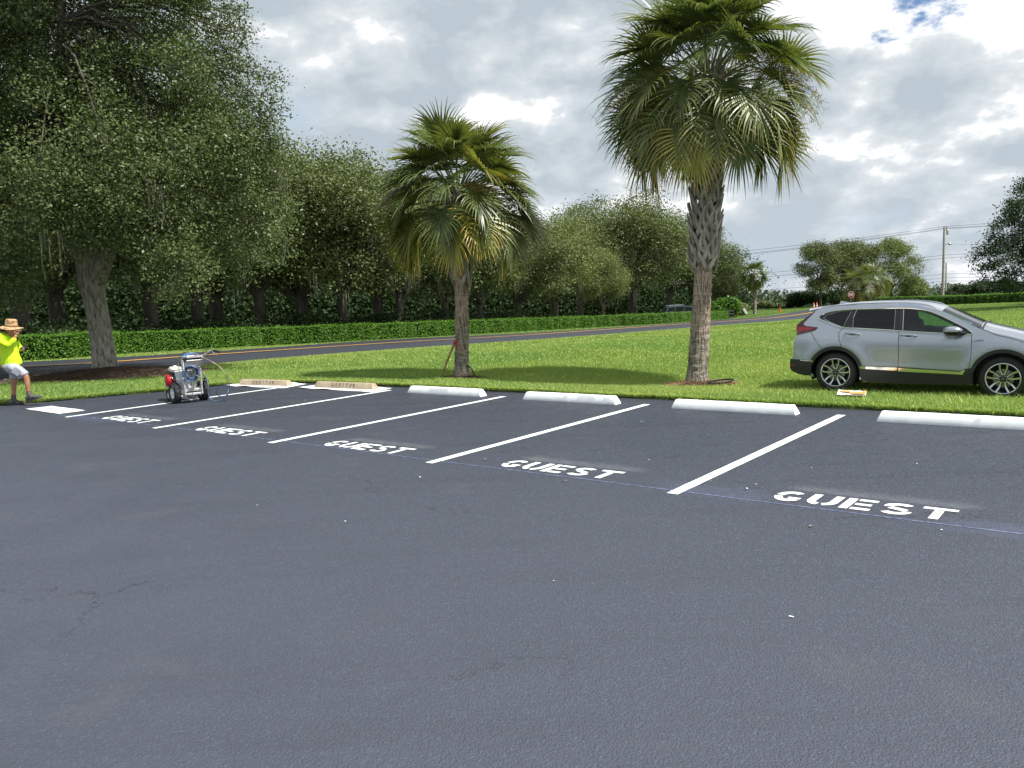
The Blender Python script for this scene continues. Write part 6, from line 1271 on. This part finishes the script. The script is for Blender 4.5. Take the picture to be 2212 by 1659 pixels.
q=MB(); q.tube(cat3([SP(1200,700,-.1),SP(1290,760,-.13),SP(1370,860,-.16),SP(1420,980,-.18),SP(1437,1100,-.20),SP(1428,1220,-.20),SP(1440,1340,-.2),SP(1480,1410,-.2),SP(1570,1452,-.2),SP(1690,1450,-.2),SP(1790,1390,-.2),SP(1845,1300,-.18),SP(1860,1230,-.15),SP(1830,1150,-.1),SP(1760,1110,-.05),SP(1660,1105,-.0),SP(1560,1150,.0),SP(1520,1230,.0),SP(1540,1310,0),SP(1600,1350,.02),SP(1700,1355,.0),SP(1790,1320,-.05),SP(1850,1240,-.12),SP(1885,1120,-.13),SP(1880,1020,-.12)]),.0085,7); bld(q,'trailing_hose',M_blue)
q=MB(); q.tube(cat3([SP(1880,1020,-.12),SP(1860,940,-.12),SP(1800,820,-.12),SP(1700,690,-.12),SP(1540,565,-.12),SP(1360,470,-.12),SP(1200,380,-.11),SP(1080,340,-.1),SP(960,322,-.08),SP(870,335,-.05),SP(770,400,0),SP(710,490,.03),SP(685,590,.05),SP(695,690,.05),SP(715,740,.05)]),.0085,7); bld(q,'whip_hose',nmat('worn_hose',(.05,.05,.045),(.45,.36,.22),8,3,.6))
q=MB(); q.tube(cat3([SP(1180,930,.05),SP(1290,930,.0),SP(1350,970,-.02),SP(1378,1008,-.03),SP(1320,970,0),SP(1290,880,.03),SP(1250,960,.05),SP(1180,1060,.08),SP(1150,1150,.1)]),.010,6)
for pts in (((790,1220),(900,1290),(1000,1290),(1060,1240)),((780,1240),(860,1330),(960,1360),(1060,1290)),((820,1230),(880,1340),(930,1320)),((1240,960),(1230,1040),(1160,1100)),((1080,900),(1100,1000),(1050,1080),(1000,1150)),((930,700),(950,900),(940,1050)),((1200,430),(1240,520),(1230,580))): q.tube(cat3([SP(x,y,.05) for x,y in pts],6),.007,5)
bld(q,'loose_cables',M_pbk)

# ------------------------------------------------------------ worker
M_skin=nmat('skin',(.36,.16,.09),(.46,.22,.13),12,4,.55); M_hv=nmat('hi_vis_fabric',(.50,.80,.010),(.64,.92,.03),4,4,.7,bump=.9,bscale=7,bdist=.03,stretch=(1.5,1.,.5)); M_short=nmat('grey_cotton',(.27,.28,.33),(.42,.43,.48),7,5,.85,bump=.8,bscale=9,bdist=.02)
M_straw=nmat('straw',(.22,.11,.05),(.55,.36,.18),14,6,.8,bump=.5,bscale=60,lo=.4,hi=.55); M_sock=mat('sock',(.17,.11,.08),.9); M_boot_=nmat('worn_boot',(.03,.03,.032),(.14,.14,.145),16,4,.7,bump=.4); M_sole=mat('boot_sole',(.05,.048,.045),.8); M_hair=mat('dark_hair',(.03,.02,.015),.7)
r_=ray(33,876); tt=-EYE/r_[2]; pf=np.array([r_[0]*tt,r_[1]*tt,.0])
KM=.001194*(pf[1]/16.5)
man=thing('person','person in straw hat, yellow-green long sleeve shirt and grey shorts, stepping forward','person',pf)
def BP(zx,zy,d=0.): return Vector(((zx-150)*KM,d,(1580-zy)*KM))
def skin(name,chains,material,parent,sub=2,rootidx=0,pre=None):
    """chains: lists of (point, radius[, radius2]); chains share joints by position"""
    vs=[];rad=[];ed=[];key={}
    for ch in chains:
        prev=None
        for item in ch:
            p=Vector(item[0]); r1=item[1]; r2=item[2] if len(item)>2 else r1; k=tuple(round(c,4) for c in p)
            if k not in key: key[k]=len(vs); vs.append(p); rad.append((r1,r2))
            i=key[k]
            if prev is not None and prev!=i: ed.append((prev,i))
            prev=i
    me=bpy.data.meshes.new(name); me.from_pydata(vs,ed,[]); me.update(); o=bpy.data.objects.new(name,me); scn.collection.objects.link(o)
    sk=o.modifiers.new('skin','SKIN'); sk.use_smooth_shade=True
    lay=me.skin_vertices[0] if len(me.skin_vertices) else None
    if lay is None:
        import bmesh
        bm=bmesh.new(); bm.from_mesh(me); bm.verts.layers.skin.verify(); bm.to_mesh(me); bm.free(); lay=me.skin_vertices[0]
    for i,(a,b) in enumerate(rad): lay.data[i].radius=(a,b); lay.data[i].use_root=(i==rootidx)
    ss_=o.modifiers.new('sub','SUBSURF'); ss_.levels=sub; ss_.render_levels=sub
    bpy.context.view_layer.update(); ev=o.evaluated_get(bpy.context.evaluated_depsgraph_get()); m2=bpy.data.meshes.new_from_object(ev); bpy.data.objects.remove(o)
    m2.materials.clear(); m2.materials.append(material); m2.polygons.foreach_set('use_smooth',[True]*len(m2.polygons)); m2.name=name
    o=bpy.data.objects.new(name,m2); scn.collection.objects.link(o); o.parent=parent; return o
# joints (d: +away from the viewer). He walks to the right; right side towards us.
pel=BP(165,850,0); chest=BP(118,520,.0); neckb=BP(142,372,0); nk=BP(165,345,0); headc=BP(205,318,0)
hipR=BP(175,900,-.09); hipL=BP(165,900,.09); knF=BP(425,1080,-.09); anF=BP(440,1372,-.09); knB=BP(135,1150,.09); anB=BP(98,1440,.09)
# front (raised) leg is the nearer one
shR=BP(75,430,-.185); elR=BP(255,575,-.20); wrR=BP(348,425,-.13); shL=BP(95,430,.185); elL=BP(200,640,.25); wrL=BP(300,655,.12)
body=[[(pel,.11,.12),(BP(150,760,0),.105,.13),(BP(125,620,0),.135,.165),(chest,.13,.17),(BP(125,430,0),.10,.15),(neckb,.062,.065),(nk,.055,.057)],
 [(pel,.11,.12),(hipR,.075),(BP(300,990,-.09),.070),(knF,.058),(BP(432,1190,-.09),.058),(BP(440,1290,-.09),.042),(anF,.036),(BP(452,1430,-.09),.035)],
 [(pel,.11,.12),(hipL,.075),(BP(150,1020,.09),.070),(knB,.058),(BP(118,1240,.09),.058),(BP(105,1350,.09),.042),(anB,.036),(BP(95,1500,.09),.036)],
 [(BP(125,430,0),.10,.15),(shR,.062),(BP(165,505,-.20),.050),(elR,.042),(BP(305,500,-.165),.038),(wrR,.028),(BP(352,398,-.12),.030,.024)],
 [(BP(125,430,0),.10,.15),(shL,.062),(BP(150,540,.22),.050),(elL,.042),(BP(250,650,.19),.038),(wrL,.027),(BP(318,655,.10),.030,.022)]]
# head lofted rings along its tilted axis, built into the same surface by overlap
bo_=skin('body',body,M_skin,man,2)
def head(q):
    Mh=Matrix.Translation(BP(212,312,0))@Matrix.Rotation(R_(22),4,'Y')@Matrix.Rotation(R_(-8),4,'Z'); n=20
    # x forwards; rings: height z, centre x, half depth, half width
    rings=[(-.125,.045,.020,.018),(-.118,.042,.040,.032),(-.10,.035,.058,.048),(-.075,.022,.074,.060),(-.045,.010,.086,.068),(-.015,.004,.092,.073),(.02,.0,.096,.076),(.055,-.004,.095,.075),(.085,-.008,.084,.067),(.108,-.012,.060,.050),(.120,-.014,.028,.024)]
    vs=[]
    for z,cx,a,b in rings:
        for k in range(n):
            t=2*math.pi*k/n; x=cx+a*math.cos(t); y=b*math.sin(t); f=max(0,math.cos(t))
            if f>.9 and -.06<z<.03: x+=.022*(1-abs(z+.028)/.04 if abs(z+.028)<.04 else 0)       # nose
            if .55<f<.97 and -.0<z<.04: x-=.008                                                    # eye sockets
            if f>.8 and -.09<z<-.07: x+=.006                                                       # lips
            vs.append(Mh@Vector((x,y,z)))
    fs=[(i*n+k,i*n+(k+1)%n,(i+1)*n+(k+1)%n,(i+1)*n+k) for i in range(len(rings)-1) for k in range(n)]+[tuple(range(n-1,-1,-1)),tuple(range((len(rings)-1)*n,len(rings)*n))]
    q.add(vs,fs)
    for s in (-1,1): q.ell(Mh@Vector((-.008,s*.078,-.015)),(.018,.008,.030),10,8,Mh)
    return Mh
q=MB(); Mh=head(q)
me_h=q
# merge head into the body mesh object (one continuous figure)
import bmesh
bm=bmesh.new(); bm.from_mesh(bo_.data)
def addmb(bm,q):
    vv=[bm.verts.new(p) for p in q.v]
    for f in q.f:
        try: bm.faces.new([vv[i] for i in f]).smooth=True
        except ValueError: pass
addmb(bm,q)
# hands: palm box-skin plus five bent fingers
def hand(wr,palm,fdir,curl,side,thumbdir,Lf=.072,r=.0088):
    q=MB(); palm=Vector(palm); wr=Vector(wr); fd=Vector(fdir).normalized(); sd=Vector(side).normalized(); nrm=fd.cross(sd).normalized()
    q.tube([wr,wr*.6+palm*.4,palm,palm+fd*.03],[.026,.036,.040,.034],12,flat=.5)
    for i,(o,l) in enumerate(((-.030,.88),(-.010,1.),(.011,.95),(.030,.76))):
        p=palm+fd*.028+sd*o; d=fd.copy(); pts=[p-fd*.02,p]
        for k in range(3):
            d=(Matrix.Rotation(R_(curl[k]),3,sd)@d); p=p+d*Lf*l*(.42,.32,.26)[k]; pts.append(p)
        q.tube(pts,[r*1.05,r*1.05,r,r*.92,r*.75],8)
    t=Vector(thumbdir).normalized(); p=palm-sd*.030-fd*.015; q.tube([p,p+t*.028,p+(t*.8+fd*.5).normalized()*.052,p+(t*.5+fd*.8).normalized()*.074],[.013,.012,.011,.008],8)
    return q
for q_ in (hand(BP(350,405,-.125),BP(362,368,-.11),(.25,.25,1),(35,50,35),(0.3,1,0),(-.6,.2,.7)), hand(BP(315,655,.10),BP(335,652,.07),(1,-.25,.15),(-30,-45,-30),(0,.55,.83),(.5,-.5,.7))): addmb(bm,q_)
bm.to_mesh(bo_.data); bm.free()
q=MB(); 
for s in (-1,1): q.ell(Mh@Vector((.086,s*.031,.012)),(.008,.014,.008),10,6,Mh)
q.build('eyes',mat('eye',(.05,.035,.03),.2),parent=man)
q=MB(); q.ell(Mh@Vector((-.024,0,.022)),(.088,.080,.085),18,12,Mh); q.v=[p for p in q.v]; q.build('hair',M_hair,parent=man)
# shirt
sh=[[(BP(172,935,0),.165,.20),(BP(168,900,0),.170,.205),(BP(160,840,0),.170,.20),(BP(155,800,0),.170,.195),(BP(140,700,0),.155,.19),(BP(118,600,0),.150,.19),(BP(108,510,0),.140,.185),(BP(118,430,0),.115,.165),(BP(135,385,0),.080,.09),(BP(148,355,0),.072,.074)],
 [(BP(118,430,0),.115,.165),(shR,.085),(BP(160,515,-.205),.078),(elR+Vector((-.0,0,-.01)),.064),(BP(305,505,-.165),.058),(BP(345,438,-.13),.040)],
 [(BP(118,430,0),.115,.165),(shL,.085),(BP(150,540,.22),.075),(elL,.062),(BP(262,650,.17),.050),(BP(292,654,.125),.042)]]
so_=skin('shirt',sh,M_hv,man,2)
for v in so_.data.vertices:      # cloth folds
    p=v.co; k=math.sin(p.z*38+p.x*26+1.5*math.sin(p.y*9))*.0045+math.sin(p.z*71-p.x*40)*.002; v.co=p+v.normal*k
# shorts
sh2=[[(BP(150,800,0),.125,.150),(BP(165,860,0),.150,.175),(BP(172,915,0),.148,.170)],[(BP(172,915,0),.145,.165),(BP(215,950,-.09),.125),(BP(320,1010,-.09),.108),(BP(405,1070,-.09),.095),(BP(418,1085,-.09),.094)],[(BP(172,915,0),.145,.165),(BP(165,960,.09),.12),(BP(155,1050,.09),.105),(BP(148,1125,.09),.100),(BP(147,1138,.09),.099)]]
s2_=skin('shorts',sh2,M_short,man,2)
for v in s2_.data.vertices: p=v.co; v.co=p+v.normal*(math.sin(p.z*30+p.x*44)*.005)
q=MB(); q.box(BP(330,1000,-.205),(.15,.012,.13),Matrix.Rotation(R_(38),4,'Y'),bev=.005); q.build('cargo_pocket',M_short,parent=s2_,ang=40)
# hat: drooping wide brim
q=MB(); Th=Matrix.Translation(BP(222,262,0))@Matrix.Rotation(R_(7),4,'Y'); n=40; vs=[]
prof=[(.118,-.012,0),(.125,-.006,.0),(.165,-.012,.006),(.195,-.024,.014),(.222,-.036,.018),(.223,-.042,.018),(.19,-.032,.012),(.11,-.016,0)]
for R0,z,wv in prof:
    for k in range(n): t=2*math.pi*k/n; vs.append(Th@Vector((R0*1.0*math.cos(t),R0*.92*math.sin(t),z+wv*math.cos(2*t)+wv*.5*math.sin(3*t+1))))
q.add(vs,[(i*n+k,i*n+(k+1)%n,(i+1)*n+(k+1)%n,(i+1)*n+k) for i in range(len(prof)-1) for k in range(n)])
q.lathe([(.118,-.012),(.112,.03),(.108,.10),(.100,.128),(.08,.140),(.0001,.134)],40,Th@Matrix.Scale(.92,4,(0,1,0)),cap=False); ht=q.build('hat',M_straw,parent=man,ang=60)
q=MB(); q.lathe([(.122,-.006),(.1195,.014),(.118,.018)],40,Th@Matrix.Scale(.92,4,(0,1,0)),cap=False); q.build('hat_band',mat('hat_band_cloth',(.15,.08,.04),.9),parent=ht)
# socks and boots
def boot(an,dirv,pitch,name='boot'):
    M=Matrix.Translation(an)@Matrix.Rotation(pitch,4,'Y'); q=MB(); secs=[(-.085,.030,.075,.028),(-.070,.040,.088,.0),(-.03,.044,.130,-.0),(.01,.042,.135,.0),(.05,.043,.095,.0),(.10,.049,.070,.0),(.15,.052,.060,.0),(.185,.045,.050,.0),(.205,.025,.035,.005)]; n=16; vs=[]
    for x,w,h,z0 in secs:
        for k in range(n):
            t=2*math.pi*k/n; y=w*math.copysign(abs(math.cos(t))**.7,math.cos(t)); z=h/2+h/2*math.copysign(abs(math.sin(t))**.7,math.sin(t)); y*=1-.25*max(0,math.sin(t)); vs.append(M@Vector((x,y,z-.092)))
    q.add(vs,[(i*n+k,i*n+(k+1)%n,(i+1)*n+(k+1)%n,(i+1)*n+k) for i in range(len(secs)-1) for k in range(n)]+[tuple(range(n-1,-1,-1)),tuple(range((len(secs)-1)*n,len(secs)*n))]); q.lathe([(.042,.02),(.048,.055),(.044,.066),(.034,.06)],18,M,cap=False)
    b=q.build(name,M_boot_,parent=man,ang=70)
    q=MB(); P_=[(-.09,.025),(-.08,.042),(-.02,.044),(.05,.046),(.12,.055),(.17,.052),(.205,.032),(.215,.0)]; P_=P_+[(x,-y) for x,y in P_[-2::-1]]; q.poly(P_,-.112,-.086,M); q.build('sole',M_sole,parent=b,ang=30)
    q=MB()
    for k in range(5): x=.025+.022*k; z=.035-.020*k; q.tube([M@Vector((x,-.026,z-.012)),M@Vector((x+.008,0,z)),M@Vector((x,.026,z-.012))],.003,5)
    q.build('laces',M_sole,parent=b)
boot(BP(90,1487,.09),(1,0,0),R_(2)); boot(BP(448,1412,-.09),(1,0,0),R_(-13))
q=MB(); q.tube([BP(98,1400,.09),BP(94,1425,.09),BP(90,1470,.09)],[.044,.043,.046],14); q.build('sock',M_sock,parent=man)
q=MB(); q.tube([BP(441,1335,-.09),BP(443,1360,-.09),BP(448,1400,-.09)],[.045,.043,.044],14); q.build('sock',M_sock,parent=man)
q=MB(); pc=Vector(pf)+BP(368,628,.045); q.box(pc,(.075,.012,.145),Matrix.Rotation(R_(55),4,'Y')@Matrix.Rotation(R_(20),4,'Z'),bev=.005); ph=q.build('phone',M_gloss,off=pc,ang=40); tag(ph,'dark phone held in the worker lower hand','phone')
q=MB(); q.box(pc+Vector((0,-.0072,0)),(.066,.0015,.130),Matrix.Rotation(R_(55),4,'Y')@Matrix.Rotation(R_(20),4,'Z')); q.build('screen',mat('phone_screen',(.10,.11,.12),.1),parent=ph,off=pc,smooth=False)

lawn('short mown grass blades covering the lawn and verges')
